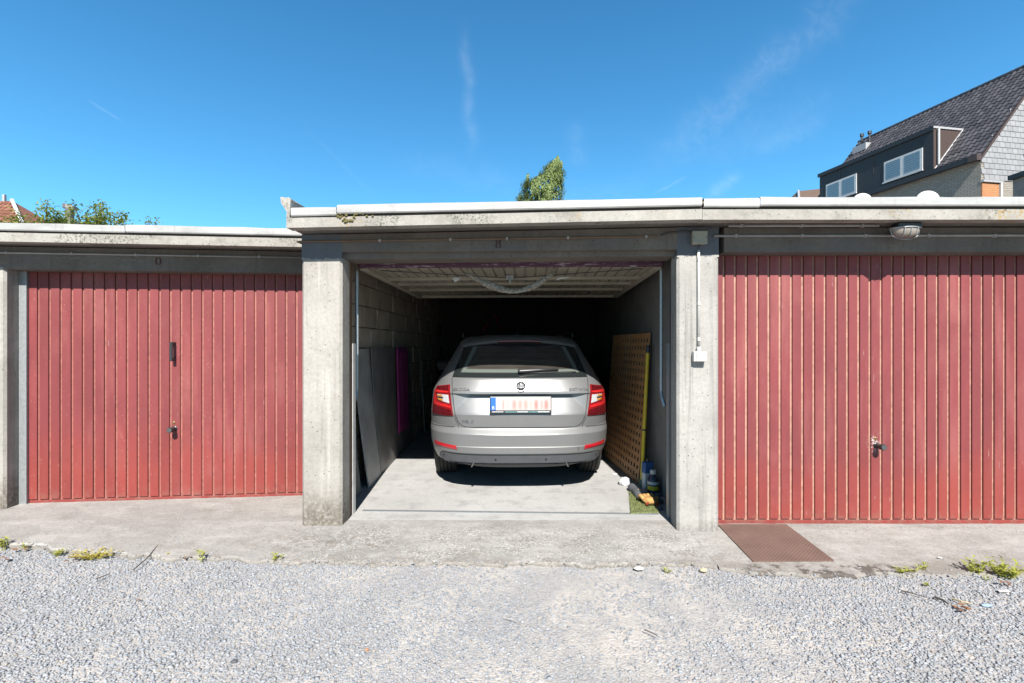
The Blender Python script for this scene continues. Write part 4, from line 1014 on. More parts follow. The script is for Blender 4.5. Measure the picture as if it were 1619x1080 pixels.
def crumple(name, label, cat, loc, size, mat, seed, sub=3, amp=.38):
    g = random.Random(seed); bm = bmesh.new(); bmesh.ops.create_icosphere(bm, subdivisions=sub, radius=1)
    ph = [(Vector((g.uniform(-1,1),g.uniform(-1,1),g.uniform(-1,1))).normalized(), g.uniform(2,6), g.uniform(0,6)) for _ in range(9)]
    for v in bm.verts:
        k = sum(abs(math.sin(v.co.dot(d)*f+p)) for d, f, p in ph)/9; s_ = 1-amp+amp*2*k*.8
        v.co = Vector((v.co.x*size[0]*s_, v.co.y*size[1]*s_, max(v.co.z*size[2]*s_, -size[2]*.45)))
    mn = min(v.co.z for v in bm.verts)
    for v in bm.verts: v.co.z -= mn
    me = bpy.data.meshes.new(name); bm.to_mesh(me); bm.free(); me.materials.append(mat)
    o = obj(name, me, label=label, cat=cat, loc=loc); return autosmooth(o, 30)
p = gnd(988,766); crumple('white_rag', 'crumpled white rag at the foot of the perforated board', 'rag', p, (.062,.06,.05), M['white_gloss'], 3)
p = gnd(972,750); crumple('paper_scrap', 'small white paper scrap beside the white rag', 'paper scrap', p, (.03,.02,.008), M['white_gloss'], 5)
M['grey_cloth'] = plain('grey_cloth', (.10,.105,.115), .8); M['pale_cloth'] = plain('pale_cloth', (.52,.45,.40), .8)
mb = MB(); q = gnd(998,775); q2 = gnd(1013,793); mb.tube([q+Vector((0,0,.03)), q.lerp(q2,.3)+Vector((0,0,.036)), q.lerp(q2,.6)+Vector((0,0,.034)), q2+Vector((0,0,.03))], [.034,.030,.033,.026], 9)
for k in range(4): c = q.lerp(q2, .08+.09*k)+Vector((0,0,.033)); mb.lathe([(.033,-.006),(.039,0),(.033,.006)], 12, Matrix.Translation(c) @ (q2-q).to_track_quat('Z','Y').to_matrix().to_4x4())
obj('grey_hose', mb, M['grey_cloth'], None, True, label='short ribbed dark grey hose lying by the grass mat', cat='hose')
p = gnd(1012,781); crumple('pale_rag', 'pale twisted rag lying beside the dark hose', 'rag', p, (.085,.045,.032), M['pale_cloth'], 8)
M['glove'] = plain('orange_leather', (.56,.31,.10), .75, var=.3, scale=22); M['red_cuff'] = plain('red_cuff', (.62,.07,.03), .7)
# work glove: mitt with curled fingers and a red cuff
gp = gnd(1027,800); T_ = thing('work_glove', 'tan leather work glove with red edge on the grass mat', 'glove', gp, R(15))
mb = MB()
bm = bmesh.new(); bmesh.ops.create_icosphere(bm, subdivisions=3, radius=1)
for v in bm.verts:
    f = 1+.10*math.sin(v.co.x*9)+.08*math.sin(v.co.y*7+v.co.z*5); v.co = Vector((v.co.x*.062*f, v.co.y*.07*f, v.co.z*.034*f+.045))
bm.verts.index_update(); mb.add([v.co[:] for v in bm.verts], [[v.index for v in f.verts] for f in bm.faces]); bm.free()
for k, (x, ln) in enumerate(((-.042,.055),(-.015,.07),(.014,.068),(.042,.05))):
    mb.tube([(x,.02,.055),(x*1.2,.055,.075),(x*1.2,.055+ln*.5,.066),(x*1.15,.05+ln*.6,.04)], [.018,.017,.016,.011], 8)
mb.tube([(.05,-.01,.05),(.08,.02,.055),(.083,.05,.045)], [.018,.017,.012], 8)
obj('glove_hand', mb, M['glove'], T_, smooth=True)
mb = MB(); mb.lathe([(.050,-.012),(.056,0),(.052,.014)], 18, Matrix.Translation((-.005,-.055,.032)) @ Matrix.Rotation(R(80),4,'X') @ Matrix.Diagonal((1.1,.5,1,1))); obj('glove_cuff', mb, M['red_cuff'], T_, smooth=True)
for i, (px_, py_, sz) in enumerate(((1040,785,.032),(1043,795,.036),(1037,776,.034),(1043,806,.026),(1024,779,.03))):
    crumple('dark_stone', ['dark lump nearest the door track, behind the glove','largest dark lump at the track beside the glove','dark lump at the bottle foot','smallest dark lump in the corner of the grass mat','dark lump between the bottle and the pale rag'][i], 'stone', gnd(px_,py_), (sz,sz,sz*.8), M['grey_cloth'], 30+i, 2, .25)
M['turf'] = plain('mat_green', (.17,.20,.07), .9, var=.5, scale=60); M['blade'] = plain('grass_blade', (.22,.25,.085), .8, var=.45, scale=70)
c4 = [gnd(994.5,777), gnd(1016,776), gnd(1042,811), gnd(997,813.5)]
T_ = thing('grass_mat', 'piece of green grass mat lying in the entrance corner', 'mat', (c4[0]+c4[2])/2)
cb = T_.location; mb = MB(); mb.hexa([c4[3]-cb, c4[2]-cb, c4[1]-cb, c4[0]-cb]+[p-cb+Vector((0,0,.012)) for p in (c4[3],c4[2],c4[1],c4[0])]); obj('mat_base', mb, M['turf'], T_)
mb = MB(); g = np.random.default_rng(5)
for k in range(1700):
    a, b = g.uniform(0,1,2); p = (c4[3].lerp(c4[2],a)).lerp(c4[0].lerp(c4[1],a), b)-cb; p.z = .011; w = g.uniform(.0015,.003); d = Vector((g.normal(0,.012), g.normal(0,.012), g.uniform(.010,.022))); s_ = Vector((w*math.cos(k), w*math.sin(k), 0))
    mb.add([p-s_, p+s_, p+d], [(0,1,2)])
obj('mat_pile', mb, M['blade'], T_, kind='stuff')
# foam net slung under the folded door
mb = MB(); P0 = at(737,432,4.27); P1 = at(874,431,4.27); pts = []; rs = []
for k in range(33):
    u = k/32; x = P0.x+(P1.x-P0.x)*u; z = P0.z-(.15*(1-abs(2*(u-.06*math.sin(math.pi*u))-1)**1.7)); pts.append((x, 4.27+.02*math.sin(5*u), z)); rs.append(.014+.018*math.sin(math.pi*min(1,u*1.6))**2*(1 if u < .625 else 0)+.012*(1 if u > .55 else 0)*math.sin(math.pi*min(1,(u-.55)*2.2))**2)
mb.tube(pts, rs, 14); vv = [Vector(v) for v in mb.v]
mb.v = [(v.x, 4.27+(v.y-4.27)*.55+random.uniform(-.003,.003), v.z+random.uniform(-.003,.003)) for v in vv]
o = obj('foam_net', mb, M['net'], None, True, label='grey foam net sleeve sagging under the folded door between two knots', cat='packing net')
mb = MB(); 
for p in (P0, P1): mb.tube([p+Vector((0,0,.0)), p+Vector((.012,0,.04)), p+Vector((.0,.0,.075))], [.014,.012,.007], 7)
obj('net_knot', mb, M['net'], o)
mb = MB(); p = at(722,441,4.5); mb.hexa([p+Vector(v) for v in ((-.02,0,-.03),(.02,0,-.012),(.02,.01,-.012),(-.02,.01,-.03),(-.035,0,.012),(.03,0,.012),(.03,.01,.012),(-.035,.01,.012))])
obj('white_tag', mb, M['white_pvc'], label='small white tag hanging left of the foam net', cat='tag')
mb = MB(); p = at(890,440,4.5); mb.hexa([p+Vector(v) for v in ((-.06,0,-.018),(.05,0,.006),(.05,.01,.006),(-.06,.01,-.018),(-.04,0,.008),(.06,0,.014),(.06,.01,.014),(-.04,.01,.008))])
obj('white_tag', mb, M['white_pvc'], label='longer white strip hanging right of the foam net', cat='tag')

# ------------------------------------------------------------------ weeds and litter along the concrete edge
def mat_leaf(name, lo, hi, trans=.25):
    t = NT(name); c = t.ramp(t.geo.outputs['Random Per Island'], [(0, lo), (1, hi)]); t.fin(c, .6)
    tr = t.n('ShaderNodeBsdfTranslucent'); t.setv(tr.inputs[0], c); mxs = t.n('ShaderNodeMixShader'); mxs.inputs[0].default_value = trans
    t.l(t.b.outputs[0], mxs.inputs[1]); t.l(tr.outputs[0], mxs.inputs[2]); t.l(mxs.outputs[0], t.out.inputs[0]); return t.m
M['weed'] = mat_leaf('weed_leaf', (.30,.34,.05), (.62,.62,.12)); M['weed_yellow'] = mat_leaf('yellow_weed_leaf', (.50,.42,.07), (.78,.68,.16)); M['dry'] = mat_leaf('dry_leaf', (.22,.10,.045), (.40,.20,.10), .1)
def leaf(mb, p, d, up, L, W):
    d = d.normalized(); s_ = d.cross(up).normalized(); u = s_.cross(d)
    mb.add([p, p+d*L*.45+s_*W+u*L*.06, p+d*L, p+d*L*.45-s_*W+u*L*.06, p+d*L*.45-u*L*.05], [(0,4,2,1),(0,3,2,4)])
def weed(px, py, r, n, label, mat='weed', h=.05, name='weed', L=.024, cat='weed'):
    g = random.Random(int(px*7+py)); o = gnd(px, py, -.045); mb = MB(); st = MB()
    k_ = max(3, n//7)
    for k in range(k_):
        a = g.uniform(0, 6.28); rr = r*math.sqrt(g.random()); tip = Vector((math.cos(a)*rr, math.sin(a)*rr*.6, h*g.uniform(.45,1.1))); root = Vector((tip.x*.25, tip.y*.25, -.01))
        st.tube([root, root.lerp(tip,.6)+Vector((0,0,.008)), tip], [.0014,.0011,.0008], 4)
        for q in range(n//k_):
            u = g.uniform(.25,1); p = root.lerp(tip, u); b = g.uniform(0, 6.28)
            leaf(mb, p, Vector((math.cos(b), math.sin(b), g.uniform(.0,.9))), Vector((0,0,1)), L*g.uniform(.6,1.25), L*g.uniform(.16,.27))
    t = thing(name, label, cat, o); obj('leaves', mb, M[mat], t, kind='stuff'); obj('stem', st, M[mat], t); return t
weed(6,868,.06,46,'upright weed at the far left end of the concrete edge', h=.09, L=.034)
weed(40,868,.035,22,'small bright weed next to the far left one', h=.05)
weed(90,877,.075,60,'low spreading weed left of the big yellow clump', h=.035)
weed(150,881,.17,280,'big yellow weed clump at the left concrete edge', 'weed_yellow', h=.035, L=.022)
weed(264,879,.03,18,'thin yellowed weed beside the long twig', 'weed_yellow', h=.03)
weed(318,888,.05,22,'tall fresh sprig of weed before the left door', h=.085, L=.03)
weed(437,888,.06,40,'weed under the corner of the left pillar', h=.05)
weed(1052,903,.06,34,'flat weed before the right pillar foot', h=.02, L=.018)
weed(1427,905,.10,95,'low weed left of the pale gap at the right concrete edge', h=.035)
weed(1462,902,.06,26,'sparse weed in the pale gap of the right concrete edge', h=.045)
weed(1541,908,.075,80,'bushy bright weed second from the right frame edge', h=.085, L=.034)
weed(1592,912,.14,170,'largest bright weed at the right frame edge', h=.085, L=.036)
weed(1466,926,.018,10,'tiny weed alone among the gravel on the right', h=.02)
weed(1557,916,.03,14,'small weed before the bushy bright one', h=.025)
def dead_leaf(px, py, L, label, seed, n=1):
    g = random.Random(seed); mb = MB()
    for k in range(n):
        b = g.uniform(0,6.28); leaf(mb, Vector((g.uniform(-1,1)*.02*(n>1), g.uniform(-1,1)*.02*(n>1), .004+.004*k)), Vector((math.cos(b), math.sin(b), .15)), Vector((0,0,1)), L*g.uniform(.7,1.1), L*.28)
    obj('dry_leaf', mb, M['dry'], loc=gnd(px,py,-.043), label=label, cat='dry leaf')
dead_leaf(28,872,.055,'orange brown leaf curled by the leftmost weed',1,2); dead_leaf(8,884,.05,'tan leaf lying at the left frame edge',2,3)
dead_leaf(118,886,.035,'brown scrap of leaves before the yellow clump',3,6); dead_leaf(296,885,.03,'reddish dry leaves beside the fresh sprig',4,5)
dead_leaf(224,949,.03,'lone tan leaf in the gravel on the left',5); dead_leaf(361,897,.028,'pale tan leaf below the fresh sprig',6)
dead_leaf(1523,965,.05,'rust brown leaf cluster in the gravel on the right',7,6); dead_leaf(1590,926,.03,'rust leaf bits behind the white paper on the right',8,6)
def twig(pts, r, label, mat):
    P_ = [gnd(a, b, -.04)+Vector((0,0,c)) for a, b, c in pts]; b0 = P_[0]; mb = MB(); mb.tube([p-b0 for p in P_], [r, r*.9, r*.5][:len(P_)], 5); obj('twig', mb, mat, loc=b0, label=label, cat='twig')
M['twig'] = plain('twig_bark', (.09,.075,.065), .8); M['straw'] = plain('straw', (.48,.40,.25), .8); M['twig_pale'] = plain('bleached_twig', (.52,.48,.45), .8)
twig([(211,902,.004),(232,886,.012),(250,866,.02)],.004,'long dark twig leaning on the left concrete edge',M['twig'])
twig([(152,916,.004),(165,912,.006),(173,908,.006)],.0035,'short dark twig in the gravel on the left',M['twig'])
twig([(1425,935,.004),(1442,940,.008),(1466,946,.004)],.004,'half pale twig in the gravel on the right',M['twig'])
twig([(1478,945,.004),(1490,950,.006),(1500,956,.004)],.007,'stout dark stick in the gravel on the right',M['twig'])
twig([(1019,997,.004),(1030,1002,.006),(1040,1007,.004)],.003,'thin black twig in the gravel before the car',M['twig'])
twig([(795,977,.004),(805,980,.006),(817,983,.004)],.0022,'fine bleached twig in the middle of the gravel',M['twig_pale'])
twig([(1505,948,.006),(1520,954,.012),(1538,957,.006)],.006,'straw coloured dry stalk above the rust leaf',M['straw'])
M['yellow_stone'] = plain('yellow_stone', (.60,.50,.33), .9); M['cream_stone'] = plain('white_stone', (.66,.64,.60), .9)
crumple('stone', 'yellowish stone on the concrete edge before the right pillar', 'stone', gnd(1112,903,-.045), (.024,.02,.014), M['yellow_stone'], 60, 2, .2)
crumple('stone', 'white flat stone at the concrete edge below the car', 'stone', gnd(1010,900,-.045), (.032,.022,.012), M['cream_stone'], 61, 2, .2)
crumple('stone', 'dark single stone in the front gravel left of centre', 'stone', gnd(370,1048,-.052), (.016,.012,.01), M['grey_cloth'], 62, 2, .2)
crumple('stone', 'orange brick chip in the front gravel at the lower left', 'stone', gnd(580,1028,-.052), (.010,.009,.006), plain('brick_chip', (.50,.26,.15), .9), 63, 2, .2)
o = obj('paper_scrap', MB().hexa([Vector(v) for v in ((-.03,-.012,0),(.028,-.016,.004),(.034,.010,.004),(-.022,.014,0),(-.03,-.012,.002),(.028,-.016,.006),(.034,.010,.006),(-.022,.014,.002))]), M['white_gloss'], loc=gnd(1586,935,-.038), label='white paper scrap in the gravel at the right edge', cat='paper scrap')
crumple('plastic_scrap', 'pale blue plastic scrap in the gravel on the right', 'plastic scrap', gnd(1560,958,-.045), (.030,.014,.008), plain('pale_blue_plastic', (.38,.52,.68), .4), 71, 2, .3)
crumple('paper_scrap', 'tiny white scrap on the right concrete above the weeds', 'paper scrap', gnd(1486,882,-.025), (.016,.010,.004), M['white_gloss'], 72, 2, .3)

# ------------------------------------------------------------------ houses and trees beyond the roofs
def mat_tile(name, lo, hi, rough=.7):
    t = NT(name); c = t.ramp(t.geo.outputs['Random Per Island'], [(0, lo), (1, hi)]); c = t.mix(t.math('MULTIPLY', t.smooth(t.noise(2, 5), .45, .7), .25), c, tuple(v*.6 for v in lo)); return t.fin(c, rough, spec=.35)
M['tile_dark'] = mat_tile('anthracite_tile', (.055,.053,.06), (.11,.105,.115), .42); M['tile_red'] = mat_tile('red_tile', (.24,.095,.06), (.40,.19,.12)); M['tile_brown'] = mat_tile('brown_tile', (.13,.085,.06), (.21,.14,.10))
M['slate'] = mat_tile('grey_slate', (.335,.34,.35), (.40,.405,.415), .6)
def tiles(name, O, u, v, nu, nv, tw, tl, mat, parent, wave=.045, skip=None):
    """pantiles: each an S-curved overlapping plate on the roof slope (O eave corner, u along, v up)"""
    u, v = Vector(u).normalized(), Vector(v).normalized(); n = u.cross(v).normalized()
    if n.z < 0: n = -n
    O = Vector(O); mb = MB(); prof = [(0,.0),(.22,wave*.1),(.45,wave*.35),(.62,wave),(.82,wave*1.05),(1.02,wave*.25)]
    for j in range(nv):
        for i in range(nu):
            if skip and skip((i+.5)*tw, (j+.5)*tl): continue
            e = random.uniform(-.006,.006); a = O+u*(i*tw)+v*(j*tl)
            lo = [a+u*(p*tw)+n*(h+.035+e) for p, h in prof]; hi = [a+u*(p*tw)+v*(tl*1.12)+n*(h+.002) for p, h in prof]; dn = [a+u*(p*tw)+n*(h+.005+e) for p, h in prof]
            mb.grid([dn, lo, hi])
    return obj(name, mb, mat, parent, kind='stuff')
# -- big house on the right
C_ = Vector((21.70, 24.0, 0)); HA = math.atan2(.983, -.185)      # facade direction
HS = thing('house', 'tall house with dark tiled roof, long black dormer and slate gable at the right', 'house', C_)
e1 = Vector((-.185,.983,0)).normalized(); e2 = Vector((.983,.185,0)).normalized(); Zu = Vector((0,0,1))
def H(t, w, z): return e1*t+e2*w+Zu*z           # house-local: along facade, into the house, height
def hbox(t0, t1, w0, w1, z0, z1): return [H(t0,w0,z0),H(t0,w1,z0),H(t1,w1,z0),H(t1,w0,z0),H(t0,w0,z1),H(t0,w1,z1),H(t1,w1,z1),H(t1,w0,z1)]
ZE, WHF, LEN = HC+302/820*24.0, 4.06, 10.7; ZR = ZE+1.218*WHF
def mat_brick(name, a, b, mort, sc=1.0):
    t = NT(name); tcn = t.n('ShaderNodeTexCoord'); x, y, z = t.sepxyz(tcn.outputs['Object']); cmb_ = t.n('ShaderNodeCombineXYZ'); t.l(t.math('ADD', x, y), cmb_.inputs[0]); t.l(z, cmb_.inputs[1])
    br = t.n('ShaderNodeTexBrick'); t.l(cmb_.outputs[0], br.inputs[0]); br.inputs['Scale'].default_value = 1; br.inputs['Brick Width'].default_value = .24*sc; br.inputs['Row Height'].default_value = .085*sc; br.inputs['Mortar Size'].default_value = .010*sc
    br.inputs['Color1'].default_value = (*a,1); br.inputs['Color2'].default_value = (*b,1); br.inputs['Mortar'].default_value = (*mort,1)
    return t.fin(t.mix(t.math('MULTIPLY', t.noise(2,4), .3), br.outputs[0], tuple(v*.7 for v in a)), .85, 0, t.bump(br.outputs[1], -.02))
M['brick_pale'] = mat_brick('pale_brick', (.38,.35,.30), (.48,.45,.40), (.27,.25,.22)); M['brick_orange'] = mat_brick('orange_brick', (.62,.26,.10), (.72,.33,.14), (.5,.3,.18)); M['brick_red'] = mat_brick('red_brick', (.30,.12,.08), (.38,.17,.12), (.3,.27,.24))
M['cladding'] = plain('black_cladding', (.022,.021,.024), .55, var=.2); M['cheek'] = plain('brown_cladding', (.075,.048,.042), .6); M['upvc'] = plain('white_window_frame', (.78,.78,.78), .4); M['lead'] = plain('lead_flashing', (.48,.48,.50), .5)
def mat_blind():
    t = NT('window_blind'); tcn = t.n('ShaderNodeTexCoord'); z = t.sepxyz(tcn.outputs['Object'])[2]; f = t.math('LESS_THAN', t.math('FRACT', t.math('MULTIPLY', z, 8)), .5); return t.fin(t.mix(f, (.15,.235,.29), (.24,.33,.385)), .15, 0, coat=.5)
M['blind'] = mat_blind()
mb = MB(); mb.add(hbox(0,LEN,0,2*WHF,0,ZE), [(3,2,1,0),(0,1,5,4),(1,2,6,5),(2,3,7,6),(3,0,4,7)]); fixnormals(obj('wall', mb, M['brick_pale'], HS))
mb = MB(); mb.add([H(.02,0,ZE-1.6),H(.02,2*WHF,ZE-1.6),H(.02,2*WHF,ZE),H(.02,WHF,ZR-.03),H(.02,0,ZE)], [(0,1,2,3,4)]); obj('gable_wall', mb, M['slate'], HS); mb = MB(); mb.add([H(LEN-.02,0,ZE),H(LEN-.02,2*WHF,ZE),H(LEN-.02,WHF,ZR-.03)], [(0,1,2)]); obj('gable_wall', mb, M['slate'], HS)
# slates on the gable
mb = MB(); sw, sh = .30, .26
for j in range(int((ZR-ZE+1.5)/sh)):
    z = ZE-1.45+j*sh
    for i in range(int(2*WHF/sw)+1):
        w = i*sw+(j%2)*sw/2; lim = (ZR-.1-z)/1.218; 
        if z > ZE and abs(w+sw/2-WHF) > lim-.12: continue
        if w+sw > 2*WHF or z < ZE-1.25 : continue
        mb.add([H(-.035,w+.006,z),H(-.035,w+sw-.006,z),H(-.012,w+sw-.006,z+sh*1.1),H(-.012,w+.006,z+sh*1.1),H(-.01,w+.006,z),H(-.01,w+sw-.006,z)], [(0,1,2,3),(4,5,1,0)])
fixnormals(obj('gable_slates', mb, M['slate'], HS, kind='stuff'))
obj('gable_brickwork', MB().hexa(hbox(-.06,.0,.0,.95,ZE-2.6,ZE-1.33)), M['brick_orange'], HS)
obj('gable_ledge', MB().hexa(hbox(-.14,.02,-.02,1.1,ZE-1.33,ZE-1.24)), M['lead'], HS)
obj('ledge_post', MB().hexa(hbox(-.14,-.02,.96,1.06,ZE-2.7,ZE-1.34)), M['upvc'], HS)
# main roof plane towards us and away
pit = Vector((0,0,0)); vs_ = (e2+Zu*1.218).normalized(); slope = math.hypot(WHF, 1.218*WHF)
mb = MB(); mb.add([H(-.1,-.25,ZE-.30),H(LEN+.1,-.25,ZE-.30),H(LEN+.1,WHF,ZR),H(-.1,WHF,ZR)], [(0,1,2,3)]); mb.add([H(-.1,2*WHF+.2,ZE-.3),H(LEN+.1,2*WHF+.2,ZE-.3),H(LEN+.1,WHF,ZR),H(-.1,WHF,ZR)], [(3,2,1,0)])
obj('roof_deck', mb, M['cladding'], HS)
nv = int(slope/.33)+1; nu = int((LEN+.2)/.27)
tiles('roof_tiles', H(-.12,-.2,ZE-.22), e1, vs_, nu, nv, (LEN+.22)/nu, (slope+.26)/nv, M['tile_dark'], HS, skip=lambda a, b: 2.3 < a < 9.5 and .1 < b < 2.05)
mb = MB(); k = 36
for i in range(k):
    t0 = -.12+(LEN+.24)*i/k; t1 = -.12+(LEN+.24)*(i+1)/k+.03; mb.tube([H(t0,WHF,ZR+.03), H(t1,WHF,ZR+.045)], .11, 7)
obj('ridge_tiles', mb, M['tile_dark'], HS, kind='stuff')
mb = MB(); mb.add([H(-.13,-.2,ZE-.27),H(-.13,WHF,ZR+.02),H(-.13,WHF,ZR-.14),H(-.13,-.2,ZE-.43)]+[H(-.06,-.2,ZE-.27),H(-.06,WHF,ZR+.02),H(-.06,WHF,ZR-.14),H(-.06,-.2,ZE-.43)], [(0,1,2,3),(7,6,5,4),(0,4,5,1),(3,2,6,7)]); obj('verge_board', mb, M['cheek'], HS)
obj('gutter', MB().hexa(hbox(-.15,LEN+.1,-.42,-.20,ZE-.34,ZE-.10)), M['cladding'], HS); obj('gutter_end', MB().hexa(hbox(-.16,.25,-.44,-.18,ZE-.36,ZE-.08)), M['cheek'], HS)
# dormer
D0, D1, DZ = 2.16, 9.6, ZE+2.05
obj('dormer_front', MB().hexa(hbox(D0,D1,-.10,.15,ZE-.10,DZ)), M['cladding'], HS)
mb = MB(); dw = (DZ-ZE)/1.218; mb.add([H(D0-.01,-.09,ZE-.05),H(D0-.01,-.09,DZ),H(D0-.01,dw,DZ)], [(0,1,2)]); obj('dormer_cheek', mb, M['cheek'], HS); mb = MB(); mb.add([H(D1,-.09,ZE-.05),H(D1,-.09,DZ),H(D1,dw,DZ)], [(2,1,0)]); obj('dormer_cheek', mb, M['cheek'], HS)
mb = MB(); mb.hexa(hbox(D0-.06,D1+.06,-.16,dw+.15,DZ,DZ+.10)); obj('dormer_roof', mb, M['lead'], HS); obj('dormer_fascia', MB().hexa(hbox(D0-.07,D1+.07,-.20,-.162,DZ-.12,DZ+.105)), M['cladding'], HS)
mb = MB(); mb.tube([H(D0-.02,-.05,ZE-.05),H(D0-.02,dw,DZ)], .07, 6); obj('dormer_flashing', mb, M['lead'], HS)
mb = MB(); mb.tube([H(D0-.10,.12,DZ-.05),H(D0-.10,.12,ZE+.2)], .06, 8); obj('downpipe', mb, M['galv'], HS)
def hwin(t0, t1, z0, z1):
    w = obj('window', MB().hexa(hbox(t0,t1,-.135,-.1005,z0,z1)), M['upvc'], HS); tm_ = (t0+t1)/2
    for a, b in ((t0+.13,tm_-.12),(tm_+.12,t1-.13)): obj('pane', MB().hexa(hbox(a,b,-.146,-.1352,z0+.11,z1-.11)), M['blind'], w)
    obj('sill', MB().hexa(hbox(t0-.05,t1+.05,-.20,-.1355,z0-.07,z0-.001)), M['upvc'], w)
hwin(2.70,4.92,ZE+.16,ZE+1.28); hwin(6.75,9.05,ZE+.16,ZE+1.28)
for t0 in (5.6, 7.95): obj('dormer_joint', MB().hexa(hbox(t0,t0+.03,-.112,-.1002,ZE+.9,DZ-.13)), M['cheek'], HS)
for t0, dz in ((LEN-.55, .72), (LEN-1.15, .66)):
    mb = MB(); b = H(t0, WHF-.45, ZR-.6); mb.tube([b, b+Zu*dz], .07, 8); mb.tube([b+Zu*dz, b+Zu*(dz+.18)], .12, 8); obj('roof_vent', mb, M['black_plastic'], HS)
obj('vent_flashing', MB().hexa(hbox(LEN-1.4,LEN-.35,WHF-1.0,WHF-.35,ZR-1.05,ZR-.62)), M['lead'], HS)
M['awning'] = plain('purple_awning', (.10,.08,.22), .7)
mb = MB(); mb.add([H(2.6,-.02,ZE-1.45),H(4.6,-.02,ZE-1.45),H(4.6,-.5,ZE-2.05),H(2.6,-.5,ZE-2.05),H(2.6,-.5,ZE-2.2),H(4.6,-.5,ZE-2.2)], [(0,1,2,3),(3,2,5,4)]); obj('awning', mb, M['awning'], HS)
# satellite dishes on poles by the facade
def dish(px, py, d, r, label):
    p = at(px, py, d); T_ = thing('satellite_dish', label, 'satellite dish', p); mb = MB(); rows = []
    for i in range(6):
        q = r*i/5; rows.append([(q*math.cos(b), q*q/(r*3.2)-.05, q*math.sin(b)) for b in np.linspace(0,2*math.pi,25)])
    o = obj('dish', mb.grid(rows), M['white_gloss'], T_, True); o.rotation_euler = (R(-18), 0, R(-24))
    mb = MB(); mb.tube([(0,.0,0),(.02,.15,-.15),(.02,.15,-2.5)], .03, 6); obj('dish_mast', mb, M['galv'], T_)
dish(1364,315,27.5,.42,'smaller white satellite dish below the far dormer window'); dish(1468,313,25.0,.46,'larger white satellite dish before the pale brick wall')
# house behind with brown roof
B2 = at(1300,300,38); HB = thing('house', 'low brown tiled roof of the house behind the black dormer', 'house', (B2.x+1.6, 38, 0))
zb = at(1300,283,38).z
mb = MB(); mb.hexa([Vector(p) for p in ((-3.0,0,0),(4,0,0),(4,6,0),(-3.0,6,0),(-3.0,0,zb-1.9),(4,0,zb-1.9),(4,6,zb-1.9),(-3.0,6,zb-1.9))]); obj('wall', mb, M['brick_red'], HB)
mb = MB(); mb.add([(-3.4,-.2,zb-2.0),(4,-.2,zb-2.0),(4,3,zb+.6),(-1.7,3,zb+.0)], [(0,1,2,3)]); mb.add([(-3.4,-.2,zb-2.0),(-1.7,3,zb),(-3.4,6,zb-2)], [(0,1,2)]); obj('roof_deck', mb, M['tile_brown'], HB)
mb = MB(); mb.tube([(-3.4,-.25,zb-2.0),(-1.7,3,zb+.03)], .09, 6); obj('verge', mb, M['lead'], HB)
# dark porch roof at right frame edge
pr = at(1612,290,21); HP = thing('house', 'dark flat roofed annex with red tiles cut by the right frame edge', 'house', (23.35, 21.6, 0))
zt_ = at(1600,262,21).z; mb = MB(); mb.box(-1.72,3,0,.8,0,zt_-.15); obj('wall', mb, M['inner_wall'], HP); mb = MB(); mb.box(-1.9,3,-.25,.85,zt_-.15,zt_+.05); obj('roof_fascia', mb, M['cladding'], HP)
mb = MB(); mb.add([(-1.9,-.2,zt_+.06),(3,-.2,zt_+.06),(3,.8,zt_+.9),(-1.2,.8,zt_+.9)], [(0,1,2,3)]); obj('roof_deck', mb, M['tile_red'], HP); mb = MB(); mb.tube([(-1.9,-.22,zt_+.08),(-1.2,.8,zt_+.95)], .07, 6); obj('verge', mb, M['lead'], HP)
mb = MB(); mb.box(-1.66,-1.58,-.02,.02,0,zt_-.16); obj('corner_trim', mb, M['lead'], HP)
# houses on the left
K1 = at(0,345,24); HL = thing('house', 'house with a weathered red tile roof at the far left', 'house', (K1.x-2, 24, 0))
apx = at(20,318,26.6)-HL.location; foot = at(38,356,24)-HL.location
mb = MB(); mb.box(-5, foot.x-.3, .2, 6, 0, foot.z-.6); obj('wall', mb, M['brick_red'], HL)
mb = MB(); mb.add([(-6,0,foot.z-.8),(foot.x+.35,0,foot.z-.8),(apx.x,2.6,apx.z),(-6,2.6,apx.z)], [(0,1,2,3)]); mb.add([(foot.x+.35,0,foot.z-.8),(foot.x+.35,5.2,foot.z-.8),(apx.x,2.6,apx.z)], [(0,1,2)]); obj('roof_deck', mb, M['tile_red'], HL)
sl = Vector((0,2.6,apx.z-foot.z+.8)); ln = sl.length; mb_w = foot.x+.35+6
tiles('roof_tiles', (-6,-.02,foot.z-.8), (1,0,0), sl, int(mb_w/.26), int(ln/.3), .26, .3, M['tile_red'], HL, skip=lambda a, b: a > mb_w-(foot.x+.35-apx.x)*b/ln-.1)
mb = MB(); mb.tube([Vector((foot.x+.35,-.03,foot.z-.78)), Vector((apx.x,2.57,apx.z+.05))], .085, 6); obj('verge', mb, M['upvc'], HL)
mb = MB(); p = at(8,310,26.6)-HL.location; mb.box(p.x-.06,p.x+.06,2.5,2.62,apx.z-.2,p.z+.06); obj('vent_pipe', mb, M['lead'], HL)
HL2 = thing('house', 'lower dark tiled roof beside the red tile roof', 'house', (at(40,340,25).x, 25.5, 0))
za = at(24,333,25.5).z; zb2 = at(62,345,25.5).z; mb = MB(); mb.box(-.8,1.6,.6,4,0,za-1.2); obj('wall', mb, M['brick_red'], HL2); mb = MB(); mb.add([(-.6,0,za-1.0),(1.9,0,zb2-1.0),(1.2,2,zb2+.0),(-.6,2,za+.1)], [(0,1,2,3)]); obj('roof_deck', mb, M['tile_dark'], HL2)
tiles('roof_tiles', (-.6,-.02,za-1.0), (2.5,0,zb2-za), (0,2,1.1), 8, 7, .26, .32, M['tile_dark'], HL2)
